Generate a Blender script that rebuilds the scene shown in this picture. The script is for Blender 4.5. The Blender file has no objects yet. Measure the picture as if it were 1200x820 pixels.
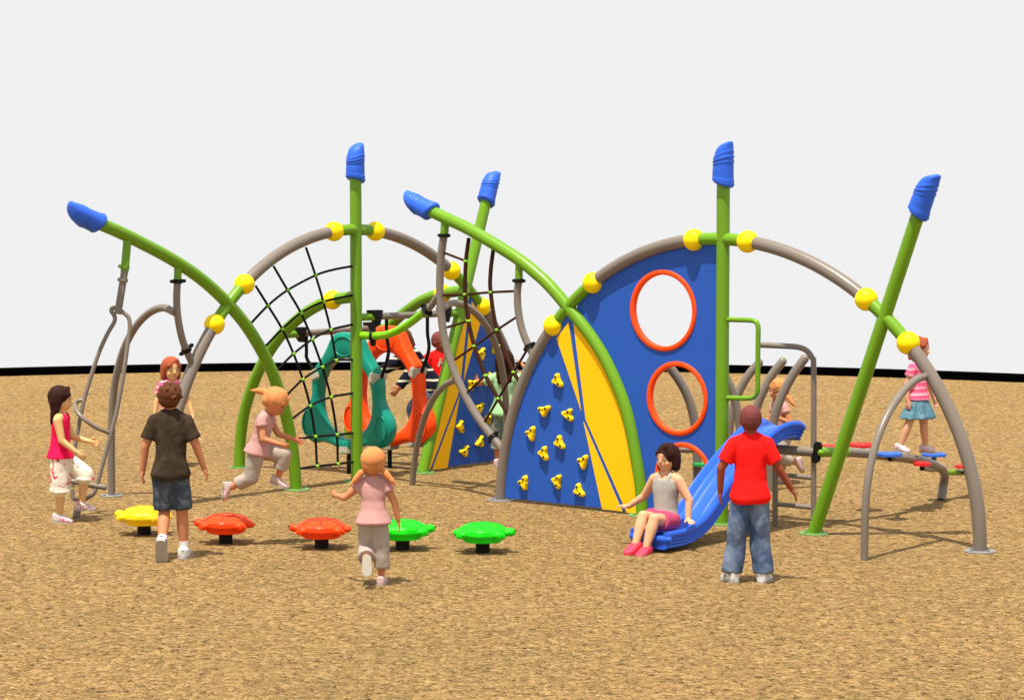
import bpy, bmesh, math, random
import numpy as np
from mathutils import Vector, Matrix, noise
random.seed(4)
S = bpy.context.scene
COL = S.collection

# ------------------------------------------------------------------ camera
F_PX, PITCH, CAM_H = 3000.0, 0.07283583, 3.0
cam_d = bpy.data.cameras.new("camera"); cam = bpy.data.objects.new("camera", cam_d); COL.objects.link(cam)
cam_d.sensor_width = 36; cam_d.sensor_fit = 'HORIZONTAL'; cam_d.lens = 36 * F_PX / 1200
cam_d.clip_start = 0.1; cam_d.clip_end = 500
cam.location = (0, 0, CAM_H); cam.rotation_euler = (math.pi / 2 - PITCH, 0, 0)
S.camera = cam
# ------------------------------------------------------------------ light
SUN_DIR = Vector((-0.50, -0.86, 3.35)).normalized()
SUN_STRENGTH = 4.6
EXPO = 0.62
w = bpy.data.worlds.new("World"); S.world = w; w.use_nodes = True
bg = w.node_tree.nodes["Background"]; bg.inputs[0].default_value = (0.878, 0.878, 0.882, 1); bg.inputs[1].default_value = 2 ** -EXPO
sl = bpy.data.lights.new("sun", 'SUN'); sl.energy = SUN_STRENGTH; sl.angle = math.radians(1.0); sl.color = (1, 0.93, 0.80)
so = bpy.data.objects.new("sun", sl); COL.objects.link(so)
so.rotation_euler = SUN_DIR.to_track_quat('Z', 'Y').to_euler(); so.location = (0, 0, 20)
S.view_settings.view_transform = 'Standard'; S.view_settings.look = 'None'
S.view_settings.exposure = EXPO; S.view_settings.gamma = 1; S.view_settings.use_curve_mapping = False
S.render.resolution_x = 1024; S.render.resolution_y = 699

# ------------------------------------------------------------------ measuring helpers: a pixel of the 1200x820 photo to a point in the place
def ray(px, py):
    a = (px - 600) / F_PX; b = -(py - 410) / F_PX
    return Vector((a, math.cos(PITCH) + math.sin(PITCH) * b, -math.sin(PITCH) + math.cos(PITCH) * b))
C0 = Vector((0, 0, CAM_H))
def ground(px, py, z=0):
    d = ray(px, py); return C0 + d * ((z - CAM_H) / d.z)
def at(px, py, Y):
    d = ray(px, py); return C0 + d * (Y / d.y)
class Plane:
    def __init__(s, x, y, a):
        s.o = Vector((x, y, 0)); s.u = Vector((math.cos(a), math.sin(a), 0)); s.n = Vector((math.sin(a), -math.cos(a), 0))
    def px(s, px, py, off=0):
        d = ray(px, py); t = ((s.o + s.n * off) - C0).dot(s.n) / d.dot(s.n); return C0 + d * t
    def loc(s, p): return ((p - s.o).dot(s.u), p.z)
    def w(s, a, z, off=0): return s.o + s.u * a + s.n * off + Vector((0, 0, z))
    def sz(s, px, py, off=0): return s.loc(s.px(px, py, off))
U1 = Plane(-1.4652, 24.0312, 0.85818)
U2 = Plane(1.7462, 21.1924, -0.68372)

# ------------------------------------------------------------------ materials
def lin(c):
    return tuple(((v / 255) / 12.92 if v <= 10 else ((v / 255 + .055) / 1.055) ** 2.4) for v in c)
def mat(name, col, rough=.4, spec=.5, var=0.06, vscale=6, bump=0.0, bscale=60, coat=0.0):
    m = bpy.data.materials.new(name); m.use_nodes = True; nt = m.node_tree; b = nt.nodes['Principled BSDF']
    b.inputs['Roughness'].default_value = rough; b.inputs['Specular IOR Level'].default_value = spec * .55
    b.inputs['Coat Weight'].default_value = coat; b.inputs['Coat Roughness'].default_value = .15
    tc = nt.nodes.new('ShaderNodeTexCoord'); n = nt.nodes.new('ShaderNodeTexNoise'); n.inputs['Scale'].default_value = vscale; n.inputs['Detail'].default_value = 5
    nt.links.new(tc.outputs['Object'], n.inputs['Vector'])
    mx = nt.nodes.new('ShaderNodeMix'); mx.data_type = 'RGBA'
    lo = tuple(max(0, c * (1 - var)) for c in col); hi = tuple(min(1, c * (1 + var)) for c in col)
    mx.inputs[6].default_value = (*lo, 1); mx.inputs[7].default_value = (*hi, 1)
    nt.links.new(n.outputs['Fac'], mx.inputs[0]); nt.links.new(mx.outputs[2], b.inputs['Base Color'])
    if bump:
        n2 = nt.nodes.new('ShaderNodeTexNoise'); n2.inputs['Scale'].default_value = bscale; n2.inputs['Detail'].default_value = 4
        nt.links.new(tc.outputs['Object'], n2.inputs['Vector'])
        bp = nt.nodes.new('ShaderNodeBump'); bp.inputs['Strength'].default_value = bump; bp.inputs['Distance'].default_value = .01
        nt.links.new(n2.outputs['Fac'], bp.inputs['Height']); nt.links.new(bp.outputs[0], b.inputs['Normal'])
    return m
M = dict(
    green=mat('green_paint', (.135, .300, .012), .34, .4, .05, 3, coat=.1),
    lime=mat('lime_paint', (.19, .50, .006), .35, .5, .05, 3),
    grey=mat('warm_grey_paint', (.190, .160, .135), .34, .45, .07, 4, coat=.1),
    yellow=mat('yellow_plastic', (.97, .70, .001), .5, .35, .03, 3),
    cap=mat('blue_cap_plastic', (.028, .120, .68), .45, .4, .06, 8, .15, 90),
    panel=mat('blue_panel_plastic', (.020, .092, .45), .5, .35, .06, 5, .12, 130),
    stripe=mat('amber_panel_plastic', (.95, .52, .003), .55, .3, .05, 4, .25, 150),
    orange=mat('orange_plastic', (.97, .068, .001), .5, .5, .04, 4),
    ringteal=mat('teal_plastic', (.002, .235, .17), .34, .5, .05, 4),
    slide=mat('blue_slide_plastic', (.022, .110, .70), .33, .5, .05, 4),
    black=mat('black_rubber', (.006, .006, .006), .55, .3, .1, 10),
    kerb=mat('black_kerb_rubber', (.0012, .0012, .0012), .95, .0, .1, 10),
    rope=mat('black_rope', (.010, .010, .010), .8, .2, .3, 80, .5, 250),
    brope=mat('brown_rope', (.045, .016, .007), .8, .2, .3, 80, .5, 250),
    knot=mat('green_knot_plastic', (.20, .50, .02), .4),
    white=mat('grey_white_bracket', (.46, .44, .36), .5),
    plate=mat('steel_plate', (.20, .20, .205), .5, .6, .08, 12),
    gplate=mat('green_plate', (.13, .26, .08), .5, .5, .08, 12),
    hold=mat('yellow_hold_resin', (.95, .62, .003), .55, .3, .06, 20, .3, 120),
    bolt=mat('dark_bolt_recess', (.06, .035, .01), .6),
    red=mat('red_pad_rubber', (.70, .020, .015), .5, .4, .1, 14, .3, 120),
    bluepad=mat('blue_pad_rubber', (.03, .13, .58), .5, .4, .1, 14, .3, 120),
    greenpad=mat('green_pad_rubber', (.02, .30, .06), .5, .4, .1, 14),
)
# playground surface: chopped wood chips
def ground_mat():
    m = bpy.data.materials.new('wood_chip_surface'); m.use_nodes = True; nt = m.node_tree; N = nt.nodes; L = nt.links
    b = N['Principled BSDF']; b.inputs['Roughness'].default_value = .9; b.inputs['Specular IOR Level'].default_value = .12
    tc = N.new('ShaderNodeTexCoord')
    def noise_(sc, det=4, rough=.55):
        n = N.new('ShaderNodeTexNoise'); n.inputs['Scale'].default_value = sc; n.inputs['Detail'].default_value = det; n.inputs['Roughness'].default_value = rough; L.new(tc.outputs['Object'], n.inputs[0]); return n
    def ramp(src, stops):
        r = N.new('ShaderNodeValToRGB'); L.new(src, r.inputs[0]); e = r.color_ramp.elements
        while len(e) < len(stops): e.new(.5)
        for q, (p, c) in zip(e, stops): q.position = p; q.color = (*c, 1)
        return r
    def mul(a, b_, f=1):
        x = N.new('ShaderNodeMix'); x.data_type = 'RGBA'; x.blend_type = 'MULTIPLY'; x.inputs[0].default_value = f; L.new(a, x.inputs[6]); L.new(b_, x.inputs[7]); return x.outputs[2]
    wob = noise_(26, 3); va = N.new('ShaderNodeVectorMath'); va.operation = 'MULTIPLY_ADD'; L.new(wob.outputs['Color'], va.inputs[0]); va.inputs[1].default_value = (.040, .040, 0); L.new(tc.outputs['Object'], va.inputs[2])
    vc = N.new('ShaderNodeTexVoronoi'); vc.voronoi_dimensions = '2D'; vc.inputs['Scale'].default_value = 26; L.new(va.outputs[0], vc.inputs['Vector'])
    sep = N.new('ShaderNodeSeparateColor'); L.new(vc.outputs['Color'], sep.inputs[0])
    base = ramp(sep.outputs[0], [(0, (.38, .250, .105)), (.35, (.50, .318, .130)), (.7, (.59, .372, .152)), (1, (.70, .468, .212))])
    ed = N.new('ShaderNodeTexVoronoi'); ed.voronoi_dimensions = '2D'; ed.feature = 'DISTANCE_TO_EDGE'; ed.inputs['Scale'].default_value = 26; L.new(va.outputs[0], ed.inputs['Vector'])
    g1 = ramp(ed.outputs['Distance'], [(0, (0, 0, 0)), (.10, (1, 1, 1))])
    m1 = noise_(9, 5, .7); mk = ramp(m1.outputs['Fac'], [(.44, (1, 1, 1)), (.60, (0, 0, 0))])
    gap = N.new('ShaderNodeMix'); gap.data_type = 'RGBA'; gap.blend_type = 'LIGHTEN'; gap.inputs[0].default_value = 1; L.new(g1.outputs[0], gap.inputs[6]); L.new(mk.outputs[0], gap.inputs[7])
    gc = N.new('ShaderNodeMix'); gc.data_type = 'RGBA'; gc.inputs[6].default_value = (.16, .13, .09, 1); gc.inputs[7].default_value = (1, 1, 1, 1); L.new(gap.outputs[2], gc.inputs[0])  # shade in the crevices between chips, painted into the colour
    c = mul(base.outputs[0], gc.outputs[2])
    cv_ = noise_(19, 5, .70); c1 = ramp(cv_.outputs['Fac'], [(.385, (.26, .20, .14)), (.45, (1, 1, 1))]); c = mul(c, c1.outputs[0])  # more crevice shade painted dark, following the bump's low spots
    cv2 = noise_(42, 3, .6); c2 = ramp(cv2.outputs['Fac'], [(.36, (.52, .46, .38)), (.47, (1, 1, 1)), (.62, (1.0, 1.0, 1.0))]); c = mul(c, c2.outputs[0])
    # scattered darker patches, and big soft tone changes
    n3 = noise_(2.6, 6, .7); h3 = ramp(n3.outputs['Fac'], [(.57, (1, 1, 1)), (.72, (.62, .63, .60))]); c = mul(c, h3.outputs[0], .8)
    n4 = noise_(.55, 4, .6); h4 = ramp(n4.outputs['Fac'], [(.35, (.88, .90, .86)), (.65, (1.0, .98, .96))]); c = mul(c, h4.outputs[0])
    L.new(c, b.inputs['Base Color'])
    fine = noise_(70, 4, .7)
    ht = N.new('ShaderNodeMath'); ht.operation = 'MULTIPLY_ADD'; L.new(vc.outputs['Distance'], ht.inputs[0]); ht.inputs[1].default_value = -1.0; L.new(fine.outputs['Fac'], ht.inputs[2])
    h1 = N.new('ShaderNodeMath'); h1.operation = 'MULTIPLY_ADD'; L.new(cv_.outputs['Fac'], h1.inputs[0]); h1.inputs[1].default_value = 3.0; L.new(ht.outputs[0], h1.inputs[2])
    h2 = N.new('ShaderNodeMath'); h2.operation = 'ADD'; L.new(h1.outputs[0], h2.inputs[0]); L.new(sep.outputs[1], h2.inputs[1])
    bp = N.new('ShaderNodeBump'); bp.inputs['Strength'].default_value = 1.0; bp.inputs['Distance'].default_value = .026
    L.new(h2.outputs[0], bp.inputs['Height']); L.new(bp.outputs[0], b.inputs['Normal'])
    return m

# ------------------------------------------------------------------ mesh helpers
class MB:
    """collects world-space shapes of ONE mesh"""
    def __init__(s): s.v = []; s.f = []; s.sm = []
    def add(s, v, f, smooth=True):
        o = len(s.v); s.v += [Vector(p) for p in v]; s.f += [tuple(i + o for i in q) for q in f]
        s.sm += ([smooth] * len(f) if isinstance(smooth, bool) else list(smooth)); return s
def spline(P, n=6):
    P = [Vector(p) for p in P]
    if len(P) < 3: return P
    Q = [2 * P[0] - P[1]] + P + [2 * P[-1] - P[-2]]; out = []
    for i in range(1, len(Q) - 2):
        a, b, c, d = Q[i - 1:i + 3]
        for k in range(n):
            t = k / n
            out.append(.5 * ((2 * b) + (c - a) * t + (2 * a - 5 * b + 4 * c - d) * t * t + (3 * b - a - 3 * c + d) * t ** 3))
    out.append(P[-1]); return out
def tube(mb, P, r, seg=14, sub=6, round0=False, round1=False, smooth_path=True):
    pts = spline(P, sub) if smooth_path else [Vector(p) for p in P]
    n = len(pts); rs = r if isinstance(r, (list, tuple)) else None
    def R(i):
        if rs is None: return r
        t = i / (n - 1) * (len(rs) - 1); k = min(int(t), len(rs) - 2); return rs[k] * (1 - (t - k)) + rs[k + 1] * (t - k)
    T = [(pts[min(i + 1, n - 1)] - pts[max(i - 1, 0)]).normalized() for i in range(n)]
    ref = Vector((0, 0, 1)) if abs(T[0].z) < .9 else Vector((1, 0, 0)); x = T[0].cross(ref).normalized()
    rings = []
    def ring(c, t, x, rad):
        y = t.cross(x); return [c + (x * math.cos(2 * math.pi * k / seg) + y * math.sin(2 * math.pi * k / seg)) * rad for k in range(seg)]
    for i in range(n):
        x = (x - T[i] * x.dot(T[i])).normalized()
        if i == 0:
            if round0:
                for a in (10, 35, 62): rings.append(ring(pts[0] - T[0] * R(0) * math.cos(math.radians(a)) , T[0], x, R(0) * math.sin(math.radians(a))))
        rings.append(ring(pts[i], T[i], x, R(i)))
    if round1:
        for a in (62, 35, 10): rings.append(ring(pts[-1] + T[-1] * R(n - 1) * math.cos(math.radians(a)), T[-1], x, R(n - 1) * math.sin(math.radians(a))))
    v = [p for q in rings for p in q]; f = []; m = len(rings)
    for i in range(m - 1):
        for k in range(seg):
            f.append((i * seg + k, i * seg + (k + 1) % seg, (i + 1) * seg + (k + 1) % seg, (i + 1) * seg + k))
    sm = [True] * len(f)
    b = len(v); v += rings[0] + rings[-1]
    f.append(tuple(b + k for k in reversed(range(seg)))); f.append(tuple(b + seg + k for k in range(seg))); sm += [False, False]
    mb.add(v, f, sm); return mb
def ball(mb, c, r, seg=24, rings=14, rot=None):
    rr = r if isinstance(r, (tuple, list)) else (r, r, r); c = Vector(c); v = []; f = []
    for i in range(rings + 1):
        a = math.pi * i / rings
        for k in range(seg):
            b = 2 * math.pi * k / seg; p = Vector((math.sin(a) * math.cos(b) * rr[0], math.sin(a) * math.sin(b) * rr[1], math.cos(a) * rr[2]))
            if rot is not None: p = rot @ p
            v.append(c + p)
    for i in range(rings):
        for k in range(seg):
            if i == 0: f.append((k, (i + 1) * seg + k, (i + 1) * seg + (k + 1) % seg))
            elif i == rings - 1: f.append((i * seg + k, (i + 1) * seg + k, i * seg + (k + 1) % seg))
            else: f.append((i * seg + k, (i + 1) * seg + k, (i + 1) * seg + (k + 1) % seg, i * seg + (k + 1) % seg))
    mb.add(v, f); return mb
def box(mb, c, size, X=(1, 0, 0), Y=(0, 1, 0), Z=(0, 0, 1), bev=.2):
    """box with chamfered edges"""
    c = Vector(c); X = Vector(X).normalized(); Y = Vector(Y).normalized(); Z = Vector(Z).normalized()
    bm = bmesh.new(); bmesh.ops.create_cube(bm, size=1)
    for q in bm.verts: q.co = Vector((q.co.x * size[0], q.co.y * size[1], q.co.z * size[2]))
    bmesh.ops.bevel(bm, geom=bm.edges[:], offset=min(size) * bev, segments=2, affect='EDGES')
    bm.verts.index_update()
    mb.add([c + X * q.co.x + Y * q.co.y + Z * q.co.z for q in bm.verts], [tuple(v.index for v in fc.verts) for fc in bm.faces], False); bm.free(); return mb
def disc(mb, c, r, h, seg=28, n=Vector((0, 0, 1)), top_r=None):
    c = Vector(c); n = Vector(n).normalized(); x = n.orthogonal().normalized(); y = n.cross(x); top_r = top_r or r * .96
    prof = [(r, 0), (r, h * .7), (top_r, h)]; v = []; f = []
    for (a, z) in prof: v += [c + n * z + (x * math.cos(2 * math.pi * k / seg) + y * math.sin(2 * math.pi * k / seg)) * a for k in range(seg)]
    for i in range(2):
        for k in range(seg): f.append((i * seg + k, i * seg + (k + 1) % seg, (i + 1) * seg + (k + 1) % seg, (i + 1) * seg + k))
    f.append(tuple(reversed(range(seg)))); f.append(tuple(2 * seg + k for k in range(seg)))
    mb.add(v, f, False); return mb
def flat(loops, thick, W):
    """solid sheet from 2D loops (first the outline, others holes); W(a, z, off) places it"""
    cu = bpy.data.curves.new('t', 'CURVE'); cu.dimensions = '2D'; cu.fill_mode = 'BOTH'; cu.extrude = thick / 2
    for lp in loops:
        sp = cu.splines.new('POLY'); sp.points.add(len(lp) - 1)
        for q, (a, b) in zip(sp.points, lp): q.co = (a, b, 0, 1)
        sp.use_cyclic_u = True
    o = bpy.data.objects.new('t', cu); COL.objects.link(o)
    dg = bpy.context.evaluated_depsgraph_get(); me = bpy.data.meshes.new_from_object(o.evaluated_get(dg))
    mb = MB(); mb.add([W(q.co.x, q.co.y, q.co.z) for q in me.vertices], [tuple(p.vertices) for p in me.polygons], False)
    bpy.data.objects.remove(o); bpy.data.curves.remove(cu); bpy.data.meshes.remove(me); return mb
class Thing:
    def __init__(s, name, label, cat, origin, group=None, rotz=0):
        s.o = bpy.data.objects.new(name, None); COL.objects.link(s.o); s.o.empty_display_size = .1
        s.o.location = origin; s.o.rotation_euler = (0, 0, rotz); s.origin = Vector(origin)
        s.o['label'] = label; s.o['category'] = cat
        if group: s.o['group'] = group
        s.inv = (Matrix.Translation(s.origin) @ Matrix.Rotation(rotz, 4, 'Z')).inverted()
    def part(s, name, mb, m, parent=None, label=None, local=False):
        ob = build(name, mb, m, None if local else s.inv); ob.parent = parent or s.o
        if label: ob['label'] = label
        return ob
def build(name, mb, m, inv=None):
    me = bpy.data.meshes.new(name); vs = mb.v if inv is None else [inv @ p for p in mb.v]
    me.from_pydata([tuple(p) for p in vs], [], mb.f); me.polygons.foreach_set('use_smooth', mb.sm)
    me.validate(); me.update(); me.materials.append(m)
    if name in ('shell', 'chute'): me.set_sharp_from_angle(angle=math.radians(26 if name == 'shell' else 55))
    ob = bpy.data.objects.new(name, me); COL.objects.link(ob); return ob
def solo(name, mb, m, label, cat, origin, group=None):
    ob = build(name, mb, m, Matrix.Translation(Vector(origin)).inverted()); ob.location = origin
    ob['label'] = label; ob['category'] = cat
    if group: ob['group'] = group
    return ob

# ------------------------------------------------------------------ setting: round wood-chip surface with a black kerb
GC, GR = Vector((-1.218, 20.198, 0)), 16.909
mb = MB(); v = [GC]; f = []; n = 256
for k in range(n): v.append(GC + Vector((math.cos(2 * math.pi * k / n), math.sin(2 * math.pi * k / n), 0)) * (GR + .02))
for k in range(n): f.append((0, 1 + k, 1 + (k + 1) % n))
mb.add(v, f, False)
g = build('ground', mb, ground_mat()); g['kind'] = 'structure'
mb = MB(); v = []; f = []
prof = [(GR, -.05), (GR, .095), (GR + .015, .108), (GR + .17, .108), (GR + .185, .095), (GR + .185, -.05)]
for k in range(n):
    d = Vector((math.cos(2 * math.pi * k / n), math.sin(2 * math.pi * k / n), 0))
    for (a, z) in prof: v.append(GC + d * a + Vector((0, 0, z)))
q = len(prof)
for k in range(n):
    for j in range(q): f.append((k * q + j, k * q + (j + 1) % q, ((k + 1) % n) * q + (j + 1) % q, ((k + 1) % n) * q + j))
mb.add(v, f, False); kb = build('kerb', mb, M['kerb']); kb['kind'] = 'structure'

# ------------------------------------------------------------------ arch frames
RT = .054
def arch_fit(U, pts):
    s = [U.sz(*p) if isinstance(p[0], (int, float)) and len(p) == 2 and abs(p[1]) > 20 else p for p in pts]
    th = np.array([math.atan2(a, z) for a, z in s]); r = np.array([math.hypot(a, z) for a, z in s])
    c = np.polyfit(th, r, 6)
    return (lambda t: (np.polyval(c, t) * math.sin(t), np.polyval(c, t) * math.cos(t))), (lambda p: math.atan2(*U.sz(*p)))
def cap(T, base, axis, side, name='end_cap', L=.335):
    """sleeve that closes a pole end: slanted mouth, slanted ridges, blunt leaning tip. side: the straight side"""
    axis = axis.normalized(); side = (side - axis * side.dot(axis)).normalized(); o = axis.cross(side); mb = MB(); v = []; f = []; n = 34; seg = 32
    for i in range(n + 1):
        t = i / n; xr = .086 - .004 * t
        if t < .5: xl = -.086 - .006 * math.sin(t / .5 * math.pi)
        else:
            q = (t - .5) / .5; xl = -.086 + .085 * (1 - math.sqrt(max(0, 1 - q ** 3.0)))
        if t > .93: e = (t - .93) / .07; sh = math.sqrt(max(.0, 1 - e * e)); m_ = (xl + xr) / 2; xl = m_ + (xl - m_) * max(sh, .05); xr = m_ + (xr - m_) * max(sh, .05)
        cx = (xl + xr) / 2; a = (xr - xl) / 2; b = min(a, .088) * (1 if t < .5 else 1) 
        bump = 0
        for c in (.06, .13, .52, .62, .72): bump += math.exp(-((t - c) / .016) ** 2)
        a *= 1 + .10 * bump; b *= 1 + .10 * bump
        if i == 0: a *= .93; b *= .93
        tilt = -.55 + 1.25 * min(1, t / .75)
        for k in range(seg):
            an = 2 * math.pi * k / seg; x = cx + a * math.cos(an); y = b * math.sin(an)
            v.append(base + axis * (t * L - .03 + tilt * x * .62) + side * x + o * y)
    for i in range(n):
        for k in range(seg): f.append((i * seg + k, i * seg + (k + 1) % seg, (i + 1) * seg + (k + 1) % seg, (i + 1) * seg + k))
    f.append(tuple(reversed(range(seg)))); f.append(tuple(n * seg + k for k in range(seg)))
    mb.add(v, f); c = T.part(name, mb, M['cap'])
def base_plate(T, p, m='plate', r=.125):
    mb = MB(); disc(mb, Vector((p.x, p.y, .0)), r, .012)
    for k in range(4):
        a = k * math.pi / 2 + .6; disc(mb, Vector((p.x + math.cos(a) * r * .72, p.y + math.sin(a) * r * .72, .012)), .014, .012, 6)
    T.part('base_plate', mb, M[m])

def arch_frame(U, D, label):
    T = Thing('arch_frame', label, 'climbing frame', U.w(0, 0), 'tall arched climbing frames')
    A, TH = arch_fit(U, D['arch'])
    def seg(t0, t1, m, name, r=RT):
        k = max(4, int(abs(t1 - t0) / .05)); mb = MB()
        tube(mb, [U.w(*A(t0 + (t1 - t0) * i / k)) for i in range(k + 1)], r, 20, 3); T.part(name, mb, M[m])
    ths = [TH(p) for p in D['balls']]; tf0 = -math.pi / 2; tf1 = math.pi / 2
    seg(tf0, ths[0], 'grey', 'arch_tube'); seg(ths[0], ths[1], 'green', 'arch_joint', RT * .97); seg(ths[1], ths[2], 'grey', 'arch_tube')
    seg(ths[2], ths[3], 'green', 'arch_joint', RT * .97); seg(ths[3], ths[4], 'grey', 'arch_tube'); seg(ths[4], ths[5], 'green', 'arch_joint', RT * .97); seg(ths[5], tf1, 'grey', 'arch_tube')
    for t in ths:
        mb = MB(); ball(mb, U.w(*A(t)), .0925, 32, 18); T.part('connector_ball', mb, M['yellow'])
    # post
    p0 = U.w(0, 0); zt = U.sz(*D['post_joint'])[1]
    mb = MB(); tube(mb, [p0, p0 + Vector((0, 0, zt))], RT * 1.03, 24); T.part('upright_post', mb, M['green'])
    cap(T, p0 + Vector((0, 0, zt)), Vector((0, 0, 1)), U.u)
    # curved pole
    P = [U.px(*q) for q in D['curve']]; P[-1].z = 0; mb = MB(); tube(mb, P, RT * 1.02, 20, 6); T.part('curved_pole', mb, M['green'])
    ax = (P[0] - P[1]).normalized(); cap(T, P[0], ax, Vector((0, 0, 1)))
    # leaning post
    a = U.px(*D['slant'][0]); b = U.px(*D['slant'][1]); b.z = 0; mb = MB(); tube(mb, [b, a], RT * 1.02, 24); T.part('leaning_post', mb, M['green'])
    cap(T, a, a - b, U.u)
    base_plate(T, U.w(*A(tf0)) , 'plate'); base_plate(T, U.w(*A(tf1)), 'plate'); base_plate(T, p0, 'gplate'); base_plate(T, P[-1], 'gplate'); base_plate(T, b, 'gplate')
    T.A = A; T.TH = TH; T.ths = ths
    return T
D2 = dict(
    arch=[(587, 584), (588.5, 560), (592, 532), (599.3, 494), (604, 482), (615.4, 443), (633, 406), (648.4, 380.5), (666.5, 359), (695, 331.5), (716, 317), (745.6, 300), (775, 289), (801, 283), (813.5, 282), (847, 279.5),
          (876, 283), (891.5, 285.5), (922, 293), (952.4, 308.5), (983, 329), (1015, 351), (1034, 367.5), (1063.2, 402.7), (1077, 418), (1101.7, 457), (1122.5, 502), (1137.6, 552), (1145, 594), (1148.2, 649)],
    balls=[(648.4, 380.5), (695, 331.5), (813.5, 282), (876.2, 283), (1015, 351), (1063.2, 402.7)],
    post_joint=(848, 212), slant=((1077, 247.6), (953.5, 626)),
    curve=[(504.3, 247), (520, 254.5), (553, 270.5), (603.5, 301), (631, 322.5), (647, 338), (666.5, 361), (688.5, 388), (708, 418), (724, 452), (736, 487), (745.6, 535), (751, 570), (753, 603.4)])
D1 = dict(
    arch=[(185.5, 593), (187, 560), (222, 444), (242, 401), (250.5, 380), (267.5, 356), (287, 334), (312, 306), (334.6, 289), (357, 279), (379.5, 274), (391.5, 274), (418, 271.5),
          (439.7, 273), (457, 275), (481.5, 283.5), (505.8, 297), (529.5, 316), (547, 337), (564.6, 359), (575, 377), (590, 405), (604, 448), (-2.43, .02), (2.43, .02)],
    balls=[(250.5, 379), (287, 334), (391.5, 274), (439.7, 273), (529.5, 316), (564.6, 359)],
    post_joint=(417, 208), slant=((570, 234.7), (495, 553.5)),
    curve=[(113.6, 260.7), (142, 273), (170.3, 287), (200, 303), (228, 321), (250, 339), (267.5, 356.5), (284, 375.5), (298, 396), (312, 421), (322, 444), (334.6, 484.5), (343, 528), (347.3, 574)])
F2 = arch_frame(U2, D2, 'arched frame holding the big blue panel with porthole openings')
F1 = arch_frame(U1, D1, 'arched frame behind the turtle steps, holding the black rope net')

# ------------------------------------------------------------------ climbing walls
def densify(P, n=1): return P
def arc_between(T, t0, t1, n=14, inset=0.0):
    out = []
    for i in range(n + 1):
        s, z = T.A(t0 + (t1 - t0) * i / n); out.append((s * (1 - inset), z * (1 - inset)))
    return out
def curve_pts(U, D, i0, i1): 
    P = spline([U.px(*q) for q in D['curve']], 4); Q = [U.loc(p) for p in P]; return Q[i0 * 4:i1 * 4 + 1]
hold_proto = None
def make_hold(rot, c, U, scale=1.0, kind=0):
    """three-lobed climbing grip, a blob swelling toward the middle, with two bolt recesses"""
    mb = MB(); seg = 36; prof = []
    lob = [(0, .064), (2.2, .054), (4.1, .042)] if kind == 0 else [(0, .062), (1.75, .052), (3.7, .052)]
    for k in range(seg):
        a = 2 * math.pi * k / seg; r = .034
        for (la, lr) in lob:
            d = (a - la + math.pi) % (2 * math.pi) - math.pi; r = max(r, .028 + (lr + .012 - .028) * math.exp(-(d / .55) ** 2))
        prof.append(r * scale)
    v = []; f = []
    for (q, h) in ((1, 0), (1, .020), (.95, .032), (.80, .040), (.45, .042), (.12, .034)):
        for k in range(seg):
            a = 2 * math.pi * k / seg + rot; v.append(U.w(c[0] + prof[k] * q * math.cos(a), c[1] + prof[k] * q * math.sin(a), .012 + h * scale))
    for i in range(5):
        for k in range(seg): f.append((i * seg + k, i * seg + (k + 1) % seg, (i + 1) * seg + (k + 1) % seg, (i + 1) * seg + k))
    f.append(tuple(5 * seg + k for k in range(seg))); mb.add(v, f)
    b = MB()
    for la, lr in lob[:2]:
        p = (c[0] + lr * .62 * scale * math.cos(la + rot), c[1] + lr * .62 * scale * math.sin(la + rot)); h = .012 + .035 * scale
        disc(b, U.w(p[0], p[1], h - .006), .013 * scale, .015, 12, U.n)
    return mb, b
def wall_panel(T, U, outline, stripes, holds, seed, hname='climbing_wall'):
    off = 0
    mb = flat([outline], .024, lambda a, z, o: U.w(a, z, o + off)); p = T.part(hname, mb, M['panel'])
    for s in stripes: T.part('yellow_stripe', flat([s], .006, lambda a, z, o: U.w(a, z, o + .012 + .0025)), M['stripe'], p)
    rnd = random.Random(seed)
    for (x, y, r) in holds:
        c = U.sz(x, y, .03); a, b = make_hold(math.radians(r), c, U, 1.0, rnd.randint(0, 1))
        hm = MB(); hm.add(a.v, a.f); h = T.part('climbing_hold', hm, M['hold'], p)
        # recess marks share the hold's mesh
        h.data.materials.append(M['bolt']); me = h.data; bm = bmesh.new(); bm.from_mesh(me)
        vs = [bm.verts.new(T.inv @ q) for q in b.v]
        for fc in b.f:
            nf = bm.faces.new([vs[i] for i in fc]); nf.material_index = 1
        bm.to_mesh(me); bm.free()
# unit 2, left bay
sz2 = lambda x, y: U2.sz(x, y)
c_out = curve_pts(U2, D2, 6, 13)
left = arc_between(F2, -math.pi / 2 + .012, F2.TH((655, 372)), 16)
outl = left + c_out[1:]; outl[0] = (outl[0][0], .03); outl[-1] = (outl[-1][0], .03)
st = [[sz2(667.5, 377.5), sz2(653.5, 396.5), sz2(682.2, 481)],
      [sz2(673, 377)] + [(a, z) for a, z in curve_pts(U2, D2, 7, 12)] + [sz2(752.5, 601.5), sz2(735.8, 600.0), sz2(687.6, 491)],
      [sz2(685, 493.5), sz2(730.5, 598.6), sz2(707, 596.0)]]
wall_panel(F2, U2, outl, st, [(652.5, 446, -40), (637.3, 481.4, 35), (665, 485.7, -45), (622.4, 508.3, 70), (654.9, 518.5, -40), (636.4, 530.8, -55), (683.3, 541.4, 60), (613.9, 566, 75), (652.2, 563.3, -70), (677.7, 574.7, -35)], 3)
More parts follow.
